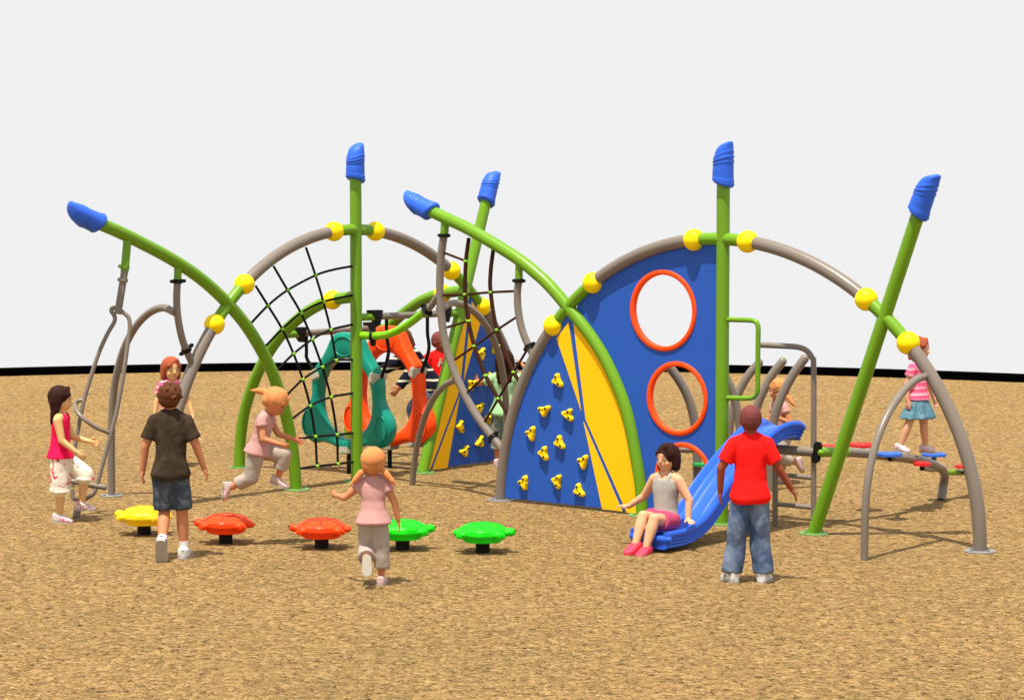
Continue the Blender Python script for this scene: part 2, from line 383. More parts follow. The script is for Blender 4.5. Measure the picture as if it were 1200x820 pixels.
# unit 1, right bay
sz1 = lambda x, y: U1.sz(x, y)
right = arc_between(F1, F1.TH((563, 357)), math.pi / 2 - .012, 16)
outl = [sz1(547.5, 340)] + right; outl[-1] = (outl[-1][0], .03); outl += [(sz1(495, 553.5)[0], .03)]
st = [[sz1(551.5, 353), sz1(563.5, 371.5), sz1(541.8, 447)],
      [sz1(548, 356), sz1(539, 440), sz1(535, 463), sz1(502.3, 550.5), sz1(497.5, 549)],
      [sz1(537.5, 463), sz1(522.8, 548.0), sz1(505, 550.2)]]
wall_panel(F1, U1, outl, st, [(564.4, 415, 60), (553, 451, 30), (562, 478, 35), (574, 491, 65), (539.4, 499.6, -60), (563, 518.5, 70), (544.6, 529, 50), (573, 445, 75), (581, 408, 20)], 5)
# ------------------------------------------------------------------ porthole panel of frame 2
top = arc_between(F2, F2.TH((680, 347)), -.025, 18, .012)
cv = curve_pts(U2, D2, 6, 13); outl = top + [(-.05, .05)] + [(cv[-1][0], .05)] + list(reversed(cv[1:-1]))
circ = lambda c, r, n=40: [(c[0] + r * math.cos(2 * math.pi * k / n), c[1] + r * math.sin(2 * math.pi * k / n)) for k in range(n)]
holes = [((776.5, 364), .325), ((793, 467), .295), ((800.5, 559), .275)]
cs = [(sz2(*p), r) for p, r in holes]
mb = flat([outl] + [circ(c, r - .012) for c, r in cs], .026, lambda a, z, o: U2.w(a, z, o - .02))
pp = F2.part('porthole_panel', mb, M['panel'])
for c, r in cs:
    mb = MB(); n = 48; v = []; f = []
    pr = [(r - .022, -.020), (r - .022, .020), (r - .016, .026), (r + .014, .026), (r + .02, .018), (r + .02, -.020)]; q = len(pr)
    for k in range(n):
        a = 2 * math.pi * k / n
        for (rr, o) in pr: v.append(U2.w(c[0] + rr * math.cos(a), c[1] + rr * math.sin(a), o - .02))
    for k in range(n):
        for j in range(q): f.append((k * q + j, k * q + (j + 1) % q, ((k + 1) % n) * q + (j + 1) % q, ((k + 1) % n) * q + j))
    mb.add(v, f); F2.part('orange_rim', mb, M['orange'], pp)

# ------------------------------------------------------------------ black rope net of frame 1
V = [[(358.5, 290), (369.7, 322.7), (379, 353.6), (387.4, 386.4), (394, 422.3)],
     [(320.6, 312), (337, 340), (352.6, 366.8), (366, 397.6), (377.6, 430), (387.7, 465.2), (394.7, 509.2), (395.8, 543.4)],
     [(299.6, 335), (314, 358), (330.7, 385.6), (344, 414.5), (354.8, 444.5), (363.3, 475.5), (369.4, 511.4), (371.4, 546)]]
Hh = [[(414, 311.8), (391, 316), (369.7, 322.7), (337, 340), (314, 358), (293, 380)], [(414, 345.8), (379, 353.6), (352.6, 366.8), (330.7, 385.6), (309, 408)],
      [(414, 380), (387.4, 386.4), (366, 397.6), (344, 414.5), (323, 435)], [(414, 421.6), (394, 422.3), (377.6, 430), (354.8, 444.5), (333, 466)],
      [(414, 460.5), (387.7, 465.2), (363.3, 475.5), (339, 493)], [(414, 507.3), (394.7, 509.2), (369.4, 511.4), (343, 515)], [(414, 540.8), (395.8, 543.4), (371.4, 546), (345, 549.5)]]
T = F1
net = None
def rope_net(T, U, verts, horiz, m, r1, r2, nets='rope_net', knots=None):
    mb = MB(); ks = []
    for L in verts: tube(mb, [U(*q) for q in L], r1, 8, 5)
    for L in horiz: tube(mb, [U(*q) for q in L], r2, 8, 5)
    o = T.part(nets, mb, m)
    for L in verts:
        for q in L:
            if any(q in h for h in horiz) and q not in ks: ks.append(q)
    for q in ks:
        k = MB(); ball(k, U(*q), (.023, .023, .019), 10, 8); T.part('rope_knot', k, M['knot'], o)
    return o
rope_net(F1, lambda x, y: U1.px(x, y), V, Hh, M['rope'], .0115, .0115)

# ------------------------------------------------------------------ clamp block where rods meet
def clamp(T, p, axis, wide, size=(.085, .045, .05), name='clamp'):
    axis = axis.normalized(); wide = (Vector(wide) - axis * Vector(wide).dot(axis)).normalized(); o = axis.cross(wide)
    mb = MB(); tube(mb, [p - axis * size[1] / 2, p + axis * size[1] / 2], size[2], 16, 2, smooth_path=False)
    box(mb, p, (size[0] * 2, size[1] * .8, size[2] * .9), wide, axis, o, .25)
    T.part(name, mb, M['black'])

# ------------------------------------------------------------------ brown net climber hanging from the overhanging pole of frame 2
o_ = U2.px(521, 262); T = Thing('rope_ladder_climber', 'brown rope climbing net between two bent grey tubes under the overhanging green pole', 'climbing net', Vector((o_.x, o_.y, 0)))
up = Vector((0, 0, 1)); u2 = lambda x, y: U2.px(x, y)
mb = MB(); tube(mb, [u2(522, 255), u2(520.5, 277)], .038, 16, 2); T.part('green_stub', mb, M['green'])
mb = MB(); tube(mb, [u2(608.5, 305), u2(608, 330)], .034, 16, 2); T.part('green_stub', mb, M['green'])
LT = [(520.5, 274), (517, 300), (515.5, 330), (516.5, 362), (520.5, 395), (528.5, 425), (541, 455), (556, 483), (574, 508), (594, 532)]
RT_ = [(608, 328), (606.3, 345), (607.5, 365), (611.5, 385), (618, 402), (626, 418)]
for L, r in ((LT, .036), (RT_, .033)):
    mb = MB(); tube(mb, [u2(*q) for q in L], r, 16, 5); T.part('side_tube', mb, M['grey'])
for q, d in (((520.3, 276), (0, 1)), ((608, 329), (0, 1)), ((578, 512), (20, 24)), ((620.5, 406), (7, 15))):
    p = u2(*q); ax = u2(q[0] + d[0], q[1] + d[1]) - p; clamp(T, p, ax, U2.u, (.068, .034, .046))
BV = [[(549.5, 279), (546, 306), (545, 345), (549, 376), (556, 405.5), (569, 440), (584, 467), (596, 486)],
      [(578, 293), (575, 318), (575, 342.5), (582.5, 386.5), (602, 436), (614, 452)]]
BH = [[(520, 296), (546, 306)], [(518.5, 346), (545, 345), (575, 342.5), (606, 341)], [(524, 383.5), (549, 376)], [(549, 376), (549.01, 376)],
      [(533, 421.5), (556, 405.5), (582.5, 386.5), (606, 371)], [(548, 459.5), (569, 440), (569.01, 440)], [(568, 494), (584, 467), (602, 436), (617, 411)]]
BH = [h for h in BH if not (abs(h[0][0] - h[-1][0]) < .1)]
BH = [[q for q in h if not str(q[0]).endswith('.01')] for h in BH]
rope_net(T, lambda x, y: U2.px(x, y), BV, BH, M['brope'], .0185, .0115)

# ------------------------------------------------------------------ low grey hoops that prop the climbers
def hoop(label, pts, r=.030, plate=False):
    f0 = pts[-1]; T = Thing('support_hoop', label, 'hoop', Vector((f0.x, f0.y, 0)), 'bent grey support hoops')
    mb = MB(); tube(mb, pts, r, 16, 8); T.part('bent_tube', mb, M['grey'])
    if plate: base_plate(T, f0, 'plate', .10)
def hoop_pts(a, b, shape):
    """a quarter hoop from point a (high) to foot b; shape: (fraction of the way, height fraction)"""
    return [Vector((a.x + (b.x - a.x) * s, a.y + (b.y - a.y) * s, b.z + (a.z - b.z) * z)) for s, z in shape]
Q = [(0, 1), (.18, 1.02), (.40, .985), (.62, .90), (.80, .775), (.92, .62), (.98, .45), (1, .25), (1, 0)]
a = U1.px(205, 366); b = ground(131, 581); 
hoop('grey support hoop footed behind the loop climber at the far left', hoop_pts(a, b, Q), .034, True)
a = U2.px(517.5, 361); b = ground(594, 558)
hoop('grey support hoop arching behind the brown net to beside the girl in the green shirt', hoop_pts(a, b, Q), .032)
a = U2.px(533, 445); b = ground(483, 568)
hoop('short grey support hoop footed beside the far climbing wall', hoop_pts(a, b, [(0, 1), (.25, .93), (.5, .80), (.72, .60), (.88, .36), (.96, .15), (1, 0)]), .030)
a = U2.px(1088, 440); b = ground(1013, 656)
hoop('grey support hoop leaning on the rightmost leg of the porthole frame', hoop_pts(a, b, [(0, 1), (.2, .985), (.42, .925), (.65, .81), (.83, .66), (.95, .47), (.99, .30), (1, .15), (1, 0)]), .030)

# ------------------------------------------------------------------ loop climber at the far left
p = U1.px(149, 282); T = Thing('loop_climber', 'thin grey loop ladder hanging below the leftmost green pole', 'climber', Vector((p.x, p.y, 0)))
Y0, Y1 = p.y, ground(89, 606).y
yy = lambda y: Y0 + (Y1 - Y0) * (y - 283) / (606 - 283)
LP = lambda x, y, d=0: at(x, y, yy(y) + d)
mb = MB(); tube(mb, [LP(149.5, 279), LP(146, 318)], .036, 16, 2); T.part('green_stub', mb, M['green'])
mb = MB(); tube(mb, [LP(145.4, 311), LP(144.9, 314.5)], .05, 16, 2); T.part('collar', mb, M['green'])
mb = MB(); tube(mb, [LP(146, 318), LP(138, 368)], .032, 16, 2); T.part('hanger_tube', mb, M['grey'])
mb = MB(); tube(mb, [LP(144, 326.5), LP(143.5, 330)], .046, 16, 2); T.part('collar', mb, M['grey'])
mb = MB(); tube(mb, [LP(84.5, 571), LP(85, 550), LP(87.4, 525.6), (LP(93, 495)), LP(98.4, 468.5), LP(107, 440), LP(116, 413), LP(126, 391), LP(134, 377), LP(134, 370), LP(130.5, 364.5), LP(132, 361), LP(137, 361.5), LP(145, 366.5), LP(151, 373), LP(152, 385), LP(149.5, 404), LP(144.5, 440), LP(136.8, 481.7), LP(130, 508), LP(120.4, 543), LP(112.7, 571.7), LP(106, 581), LP(93, 586.5), LP(86, 583), LP(84.5, 573)], .0185, 12, 5); T.part('looped_rail', mb, M['grey'])
mb = MB(); tube(mb, [LP(100, 470), LP(93, 469), LP(88.5, 474), LP(90, 482, -.06), LP(101, 493, -.10), LP(115, 502, -.06), LP(128, 507)], .0175, 12, 5); T.part('rung', mb, M['grey'])
mb = MB(); tube(mb, [LP(84.5, 563.5), LP(103, 567.5), LP(122.6, 571)], .024, 12, 5, True, True); T.part('rung', mb, M['grey'])
mb = MB(); tube(mb, [LP(93.5, 584), ground(89, 606.5)], .032, 14, 2); T.part('foot_post', mb, M['grey'])

T = Thing('bent_hanger', 'bent grey tube bolted between the leftmost green pole and the arch leg', 'climber', (U1.px(208, 318).x, U1.px(208, 318).y, 0))
u1 = lambda x, y: U1.px(x, y)
mb = MB(); tube(mb, [u1(208.8, 308), u1(208, 331)], .034, 14, 2); T.part('green_stub', mb, M['green'])
mb = MB(); tube(mb, [u1(q[0], q[1]) for q in ((208, 329), (207, 350), (208.5, 372), (213, 395), (219, 412), (225, 425))], .032, 14, 5); T.part('bent_tube', mb, M['grey'])
clamp(T, u1(208.5, 329.5), up, U1.u, (.085, .036, .045)); clamp(T, u1(218.5, 409.5), u1(225, 425) - u1(219, 412), U1.u, (.085, .036, .045))

# ------------------------------------------------------------------ quarter arches behind frame 1
def quarter(label, path, ballpx, stub):
    """path: pixels from the joint to the foot; lies in a plane square to frame 1"""
    J = U1.px(*path[0]); Fg = ground(*path[-1]); a = math.atan2(Fg.y - J.y, Fg.x - J.x)
    W = Plane(J.x, J.y, a); T = Thing('quarter_arch', label, 'arch', Vector((Fg.x, Fg.y, 0)), 'green quarter arches')
    P = [W.px(*q) for q in path]; P[-1] = Fg
    mb = MB(); tube(mb, P, RT * 1.03, 20, 6); T.part('arch_tube', mb, M['green'])
    mb = MB(); ball(mb, W.px(*ballpx), .0925, 28, 16); T.part('connector_ball', mb, M['yellow']); base_plate(T, Fg, 'gplate', .1)
    return W
W3 = quarter('green quarter arch with one yellow ball left of the teal ring', [(417, 347.5), (401.7, 349.3), (390, 351.2), (379.5, 354.5), (357, 367.5), (334.6, 387), (317.8, 408.3), (303.8, 433), (292.6, 461), (285.6, 487), (281.5, 518), (280.5, 548)], (389.6, 351.3), None)
W4 = quarter('green quarter arch curving down behind the orange ring', [(546, 340), (529, 342.2), (518.8, 344), (506.8, 347), (492, 353.5), (476.8, 364), (465.9, 373), (455, 384.5), (441, 402), (428, 425), (418, 455), (411, 490), (408, 531)], (518.8, 343.7), None)

# ------------------------------------------------------------------ rods with hanging crawl rings
a1 = W3.px(330, 392.5); b1 = W4.px(457, 383); a2 = U1.px(420, 371.8); b2 = U1.px(541, 366.5)
def rod(label, a, b, c0, c1, sag=.06):
    T = Thing('hanging_rail', label, 'rail', Vector((a.x, a.y, 0)), 'rails the crawl rings hang from')
    d = b - a; L = lambda t: a + d * t
    mb = MB(); tube(mb, [L(0), L(c0)], .037, 14, 2); T.part('green_stub', mb, M['green'])
    mb = MB(); tube(mb, [L(c0), L(c1)], .033, 14, 2); T.part('grey_rod', mb, M['grey'])
    mb = MB(); tube(mb, [L(c1), L(1)], .037, 14, 2); T.part('green_stub', mb, M['green'])
    for c in (c0, c1):
        mb = MB(); q = L(c); D = d.normalized()
        tube(mb, [q - D * .03, q + D * .03], .045, 14, 2)
        v = [q + up * .062 - D * .10, q + up * .062 + D * .05, q - up * .085 + D * .01, q + up * .02 - D * .09]; nn = D.cross(up) * .04
        vv = [x + nn for x in v] + [x - nn for x in v]; mb.add(vv, [(0, 1, 2, 3), (7, 6, 5, 4), (0, 4, 5, 1), (1, 5, 6, 2), (2, 6, 7, 3), (3, 7, 4, 0)], False)
        T.part('clamp', mb, M['black'])
    return L
R1 = rod('grey hanging rail with black clamps above the teal ring', a1, b1, .17, .83)
R2 = rod('grey hanging rail with black clamps above the orange ring', a2, b2, .17, .84)
# linking tube to the brown net
P = [U1.px(420, 392.8)]; e = U2.px(516, 343); T = Thing('linking_tube', 'bright green bent tube with a grey end linking the first post to the brown net', 'tube', Vector((P[0].x, P[0].y, 0)))
yl = lambda x: P[0].y + (e.y - P[0].y) * (x - 420) / 96
G = [(420, 393), (437, 393.5), (451, 392.5), (466, 387.4), (482.3, 377), (496, 366)]
mb = MB(); tube(mb, [at(x, y, yl(x)) for x, y in G], .037, 16, 6, True); T.part('green_tube', mb, M['lime'])
mb = MB(); tube(mb, [at(496, 366, yl(496)), at(504.4, 359.5, yl(504)), e], .031, 14, 4); T.part('grey_end', mb, M['grey'])
q = at(437, 393, yl(437)); clamp(T, q, Vector((1, 0, 0)), up, (.10, .07, .045)); 
q = at(500, 363, yl(500)); clamp(T, q, Vector((.75, 0, .65)), (0, 0, 1), (.07, .06, .045))

def crawl_ring(label, cpx, half_w, half_h, A, B, m):
    """ring panel standing between the two rails; A and B are its cable points on the rails"""
    ctr = (A + B) / 2; c = at(cpx[0], cpx[1], ctr.y); side = (B - A); side.z = 0; side.normalize(); fw = side.cross(up)
    T = Thing('crawl_ring', label, 'crawl-through ring', Vector((c.x, c.y, 0)), 'crawl-through rings')
    kx = half_w / 54 ; kz = half_h / 68
    out = [(0, 68), (11, 67), (18, 61), (23, 50), (30, 37), (39, 24), (42, 8), (42, -6), (47, -17), (54, -29), (56, -42), (51, -55), (41, -62), (30, -60), (18, -62), (0, -68)]
    full = out + [(-x, z) for x, z in reversed(out[1:-1])]
    full = [tuple(p) [:2] for p in spline([Vector((x, z, 0)) for x, z in full + [full[0]]], 4)][:-1]
    v = []; f = []; K = 18; n = len(full); d = .075
    for (x, z) in full:
        an = math.atan2(z + 9, x); ix, iz = 33.5 * math.cos(an), -8 + 46 * math.sin(an)
        if abs(x) < 20 and z > 30: iz = min(iz, 39)
        mx, mz, hx, hz = (x + ix) / 2, (z + iz) / 2, (x - ix) / 2, (z - iz) / 2
        for k in range(K):
            b = 2 * math.pi * k / K; cc = math.copysign(abs(math.cos(b)) ** .6, math.cos(b)); ss = math.copysign(abs(math.sin(b)) ** .6, math.sin(b))
            lobe = 1 - .18 * (1 if False else 0)
            v.append(c + side * (mx + hx * cc) * kx + up * (mz + hz * cc) * kz + fw * d * ss * lobe)
    for i in range(n):
        j = (i + 1) % n
        for k in range(K): f.append((i * K + k, j * K + k, j * K + (k + 1) % K, i * K + (k + 1) % K))
    mb = MB(); mb.add(v, f); ring = T.part('ring_body', mb, m)
    for (lx, lz, rx, rz) in ((45.5, -39, 6.5, 14), (-45.5, -39, 6.5, 14), (0, 52, 12, 11)):
        mb = MB(); pts = []
        for k in range(21):
            b = 2 * math.pi * k / 20; pts.append(c + side * (lx + rx * math.cos(b)) * kx + up * (lz + rz * math.sin(b)) * kz + fw * .074)
        for s in (1, -1):
            tube(mb, [p - fw * (.148 if s < 0 else 0) for p in pts], .009, 8, 2)
        T.part('moulded_ridge', mb, m, ring)
    for s, cab in ((1, B), (-1, A)):
        q = c + side * s * 36 * kx + up * 18 * kz
        mb = MB(); box(mb, q, (.09, .185, .10), side * 1 + up * s * -.45, fw, up + side * s * .45, .15); T.part('bracket', mb, M['white'])
        mid = (cab + q) / 2 - up * .06 + side * s * .03
        mb = MB(); tube(mb, [cab, cab - up * .18, mid + side * s * .05, q + side * s * .05], .017, 8, 6); T.part('hanging_cable', mb, M['rope'])
    for s in (-1, 1):
        q = c - up * 66 * kz + side * 0 * s
    q = c - up * 66 * kz
    mb = MB(); box(mb, q, (.13, .16, .08), side, fw, up, .15); T.part('bracket', mb, M['white'])
    mb = MB(); tube(mb, [q, Vector((q.x, q.y, 0))], .022, 10, 2); T.part('anchor_post', mb, M['black'])
def on(L, a, b, x):
    # rod parameter at a picture column
    best = min(range(1001), key=lambda i: abs((lambda p: 600 + F_PX * p.x / (p.y * math.cos(PITCH) - (p.z - CAM_H) * math.sin(PITCH)))(L(i / 1000)) - x)); return L(best / 1000)
crawl_ring('teal moulded crawl ring seen through the black rope net', (408.5, 458.5), .56, .575, on(R1, a1, b1, 359), on(R2, a2, b2, 453), M['ringteal'])
crawl_ring('orange moulded crawl ring hanging in front of the striped-sweater boy', (456.5, 452.5), .565, .60, on(R1, a1, b1, 408), on(R2, a2, b2, 501), M['orange'])

# ------------------------------------------------------------------ right side: handle, ladder, slide
T = Thing('grab_handle', 'square green handle welded to the post of the porthole frame', 'handle', U2.w(0, 0))
mb = MB(); tube(mb, [u2(850, 374.3), u2(865, 374.8), u2(880, 375.3), u2(886.5, 378), u2(888.5, 385), u2(888.3, 400), u2(888, 440), u2(887.6, 457), u2(884.5, 464), u2(877, 466.6), u2(850, 466)], .021, 12, 4); T.part('bent_tube', mb, M['green'])
T = Thing('ladder', 'grey ladder with a tall bent rail between the boy in red and the slanted post', 'ladder', ground(930, 618))
YA, YB = ground(908.5, 616).y, 20.93
la = lambda x, y: at(x, y, YA + (YB - YA) * (x - 908.5) / 45)
mb = MB(); tube(mb, [la(889, 404), la(915, 405.2), la(934, 406.5), la(945, 410.5), la(951.5, 419), la(953.5, 430), la(953.5, 520), Vector((la(953.5, 600).x, YB, 0))], .024, 12, 5); T.part('side_rail', mb, M['grey'])
mb = MB(); tube(mb, [la(908.5, 527), Vector((la(908.5, 600).x, YA, 0))], .024, 12, 2); T.part('side_rail', mb, M['grey'])
for ya, yb in ((555.5, 559.8), (590.3, 594.5)):
    mb = MB(); tube(mb, [la(908.5, ya), la(953.5, yb)], .020, 12, 2); T.part('rung', mb, M['grey'])
mb = MB(); tube(mb, [la(893, 525), la(955, 529.5)], .040, 16, 2); T.part('top_bar', mb, M['grey'])
q = la(957, 529.5); mb = MB(); box(mb, q, (.07, .10, .17), (1, 0, -.15), (0, 1, 0), (.15, 0, 1), .2); T.part('clamp', mb, M['black'])
q = la(961, 529.5); mb = MB(); ball(mb, q - Vector((0, .052, 0)), .028, 12, 8); T.part('bolt_cap', mb, M['green'])

def U2w(s, d, z): return U2.w(s, z, d)
slide_s = U2.sz(908, 525, 0)[0]
T = Thing('slide', 'blue moulded slide with the seated girl on its foot', 'slide', U2.w(slide_s, 0, 1.0))
prof = [(-.30, .80), (-.22, .835), (-.05, .835), (.12, .79), (.35, .675), (.65, .50), (.86, .345), (1.02, .225), (1.18, .155), (1.36, .122), (1.62, .120)]
SS = -.09
PR = spline([Vector((d, z, 0)) for d, z in prof], 6)
cs_ = [(-.215, -.135), (-.235, -.115), (-.222, -.085), (-.245, -.07), (-.230, -.045), (-.252, -.03), (-.238, -.01), (-.258, .01), (-.255, .045), (-.235, .062), (-.205, .052), (-.18, .012), (-.16, 0), (-.10, -.004), (-.085, .006), (-.070, -.005), (-.02, -.006)]
cs_ = [(a * .70, b * .68 if b < -.02 else b * .8) for a, b in cs_]
cs_ = cs_ + [(-a, b) for a, b in reversed(cs_)]
mb = MB(); v = []; f = []; m_ = len(cs_)
for i, p in enumerate(PR):
    t = (PR[min(i + 1, len(PR) - 1)] - PR[max(i - 1, 0)]).normalized(); nrm = Vector((-t.y, t.x, 0)); wd = 1 + .03 * max(0, 1 - p.x / .4)
    for (a, b) in cs_:
        if b < 0 and abs(a) > .2: b = b * (.95 if p.x > .1 else .95)
        q = p + nrm * b; v.append(U2w(slide_s + SS + a * wd, q.x, q.y))
for i in range(len(PR) - 1):
    for k in range(m_): f.append((i * m_ + k, i * m_ + (k + 1) % m_, (i + 1) * m_ + (k + 1) % m_, (i + 1) * m_ + k))
f.append(tuple(reversed(range(m_)))); f.append(tuple((len(PR) - 1) * m_ + k for k in range(m_))); mb.add(v, f)
T.part('chute', mb, M['slide'])
mb = MB(); 
for z_ in (.108,): tube(mb, [U2w(slide_s + SS - .17, 1.60, z_), U2w(slide_s + SS, 1.615, z_ - .004), U2w(slide_s + SS + .17, 1.60, z_)], .030, 10, 3, True, True)
T.part('rolled_lip', mb, M['slide'])
mb = MB(); tube(mb, [U2w(slide_s + SS, 1.3, .06), U2w(slide_s + SS, 1.3, 0)], .05, 10, 2); T.part('foot_block', mb, M['slide'])

# ------------------------------------------------------------------ balance beam with step pads
T = Thing('balance_beam', 'curved grey balance beam carrying red and blue step pads', 'balance beam', ground(1103, 586))
BM = [(958, 529.5, 20.95), (991.6, 529.6, 21.25), (1018.7, 531.5, 21.45), (1042.5, 534.5, 21.65), (1064, 537, 21.9), (1086, 541.5, 22.2), (1101, 547.5, 22.5), (1107, 556, 22.7), (1105.5, 568, 22.78)]
P = [at(*b) for b in BM]; gft = ground(1103, 586)
mb = MB(); tube(mb, P[1:] + [gft], .040, 16, 5); T.part('beam', mb, M['grey'])
mb = MB(); tube(mb, [P[0], P[1]], .042, 16, 2); T.part('green_stub', mb, M['green'])
mb = MB(); tube(mb, [at(1101, 549.5, 22.5), at(1090, 549.5, 22.3), at(1081, 548, 22.0)], .024, 12, 3, False, True); T.part('pad_arm', mb, M['grey'])
mb = MB(); tube(mb, [at(1107, 553.5, 22.65), at(1125, 553.5, 22.9), at(1140, 553.5, 23.1)], .026, 12, 2, False, True); T.part('pad_arm', mb, M['green'])
def pad(x, y, Y, m, r=.115, below=None, arm=None):
    c = at(x, y, Y); mb = MB(); disc(mb, c - Vector((0, 0, .012)), r, .026, 8)
    for k in range(8): 
        a = 2 * math.pi * k / 8 + .4; ball(mb, c + Vector((math.cos(a) * r * .6, math.sin(a) * r * .6, .014)), (.016, .016, .006), 8, 6)
    o = T.part('step_pad', mb, M[m])
    b = below if below is not None else c - Vector((0, 0, .05))
    mb = MB(); tube(mb, [c - Vector((0, 0, .012)), c - Vector((0, 0, .04)), b], .020, 10, 3); T.part('pad_bracket', mb, M['black'], o)
pad(969, 524.0, 21.2, 'red', .12, at(972, 529.5, 21.1)); pad(1011, 521.3, 21.9, 'red', .125, at(1005, 530.5, 21.4)); pad(1043, 532.3, 21.35, 'bluepad', .105, at(1046, 537.5, 21.65))
pad(1094.5, 532.6, 22.6, 'bluepad', .11, at(1085, 541, 22.2)); pad(1080.5, 543.6, 21.9, 'red', .075, at(1082, 548, 22.0)); pad(1131, 546.5, 22.8, 'red', .09, at(1130, 553, 22.9))

# ------------------------------------------------------------------ bent uprights behind the slide
def upright(label, px_list, foot, r=.036, extra=None, rounded=True, Yt=None):
    Fg = ground(*foot); T = Thing('bent_upright', label, 'climbing pole', Fg, 'bent grey uprights behind the slide')
    Yt = Fg.y if Yt is None else Yt; y0 = px_list[0][1]
    P = [at(x, y, Fg.y + (Yt - Fg.y) * max(0, (foot[1] - 60 - y) / (foot[1] - 60 - y0))) for x, y in px_list] + [Fg]
    mb = MB(); tube(mb, P, r, 16, 6, rounded, False); T.part('bent_tube', mb, M['grey']); return T, P
upright('bent grey upright nearest the slide top, tip right of the green handle', [(943, 420), (931, 436.5), (920.5, 455), (912.5, 473), (907, 492), (904.5, 515), (903.5, 545)], (903, 575), .042)
upright('bent grey upright, middle of the three leaning right', [(917, 423.5), (905, 439), (895.5, 456.5), (888, 474), (884, 492), (882, 515), (881.5, 540)], (881.5, 562), .042)
upright('bent grey upright, farthest of three, tip touching the handle', [(889.5, 425), (877.5, 439), (867, 457), (859, 478), (855, 500), (853.5, 520)], (853, 550), .042)
T, P = upright('bent grey upright leaning left, seen through the middle porthole', [(770, 410), (785.6, 431), (799.3, 451), (808, 470), (813.5, 492), (816.5, 515), (817, 545)], (816.7, 578), .042)
Yf = ground(816.7, 578).y
mb = MB(); tube(mb, [at(816, 527, Yf), at(795, 526.6, Yf), at(765, 526.6, Yf)], .028, 12, 2); T.part('crossbar', mb, M['grey'])
mb = MB(); c = at(823, 545.5, Yf - .05); disc(mb, c, .09, .026, 8); T.part('step_pad', mb, M['greenpad'])
upright('bent grey upright leaning left, half hidden by the green post', [(824, 410), (839.6, 428), (853, 445.6), (860.8, 467.8), (865.5, 492), (868, 515), (868.5, 545)], (868.5, 570), .038)

# ------------------------------------------------------------------ turtle-shaped stepping pods
def remesh(mb, vox, smooth=2, sfac=.5, disp=0, dscale=6, seed=0, amp2=0):
    me = bpy.data.meshes.new('t'); me.from_pydata([tuple(p) for p in mb.v], [], mb.f); me.update()
    o = bpy.data.objects.new('t', me); COL.objects.link(o)
    m = o.modifiers.new('r', 'REMESH'); m.mode = 'VOXEL'; m.voxel_size = vox; m.adaptivity = 0
    if smooth: s = o.modifiers.new('s', 'SMOOTH'); s.factor = sfac; s.iterations = smooth
    dg = bpy.context.evaluated_depsgraph_get(); e = bpy.data.meshes.new_from_object(o.evaluated_get(dg))
    bpy.data.objects.remove(o); bpy.data.meshes.remove(me)
    out = MB(); vs = [v.co.copy() for v in e.vertices]
    if disp:
        off = Vector((seed * 7.3, seed * 3.1, seed))
        for v, q in zip(vs, e.vertices):
            n = noise.fractal((Vector((v.x, v.y, v.z * .7)) * dscale) + off, 1.0, 2.0, 3)
            v += q.normal * n * disp
    out.v = vs; out.f = [tuple(p.vertices) for p in e.polygons]; out.sm = [True] * len(out.f); bpy.data.meshes.remove(e)
    return out
TM = dict(y=mat('turtle_yellow', (.92, .62, .006), .42, .4, .04, 4), o=mat('turtle_orange', (.93, .055, .003), .42, .4, .04, 4), g=mat('turtle_green', (.006, .72, .008), .42, .4, .04, 4))
TG = dict(y=mat('groove_shade_yellow', (.45, .27, .003), .6), o=mat('groove_shade_orange', (.42, .02, .002), .6), g=mat('groove_shade_green', (.003, .30, .004), .6))  # darker turtle colours, painting the shade of moulded grooves
def turtle_meshes():
    sh = MB(); v = []; f = []; seg = 48
    for r, z in ((.138, .085), (.150, .090), (.155, .124), (.181, .129), (.189, .146), (.186, .176), (.176, .188), (.135, .214), (.080, .226), (.0005, .227)):
        for k in range(seg):
            a = 2 * math.pi * k / seg; rr = r * (1 + .035 * math.cos(8 * a) * (1 if z > .127 else 0)); v.append((rr * math.cos(a), rr * math.sin(a), z))
    for i in range(9):
        for k in range(seg): f.append((i * seg + k, i * seg + (k + 1) % seg, (i + 1) * seg + (k + 1) % seg, (i + 1) * seg + k))
    f.append(tuple(reversed(range(seg)))); sh.add(v, f)
    parts = []
    h = MB(); ball(h, (.214, 0, .160), (.044, .044, .034)); ball(h, (.185, 0, .157), (.045, .052, .032)); parts.append(('head', h))
    for a in (42, 138, 222, 318):
        q = MB(); c = Vector((math.cos(math.radians(a)), math.sin(math.radians(a)), 0)); p = Vector((-c.y, c.x, 0))
        ball(q, c * .178 + Vector((0, 0, .153)), (.050, .056, .034)); 
        for t in (-.022, 0, .022): ball(q, c * .214 + p * t + Vector((0, 0, .140)), (.020, .0115, .022), 10, 8)
        parts.append(('flipper', q))
    t = MB(); ball(t, (-.190, 0, .150), (.045, .046, .028)); parts.append(('tail', t))
    return sh, parts
sh, tp = turtle_meshes(); tp = [(n, remesh(q, .006, 2)) for n, q in tp]
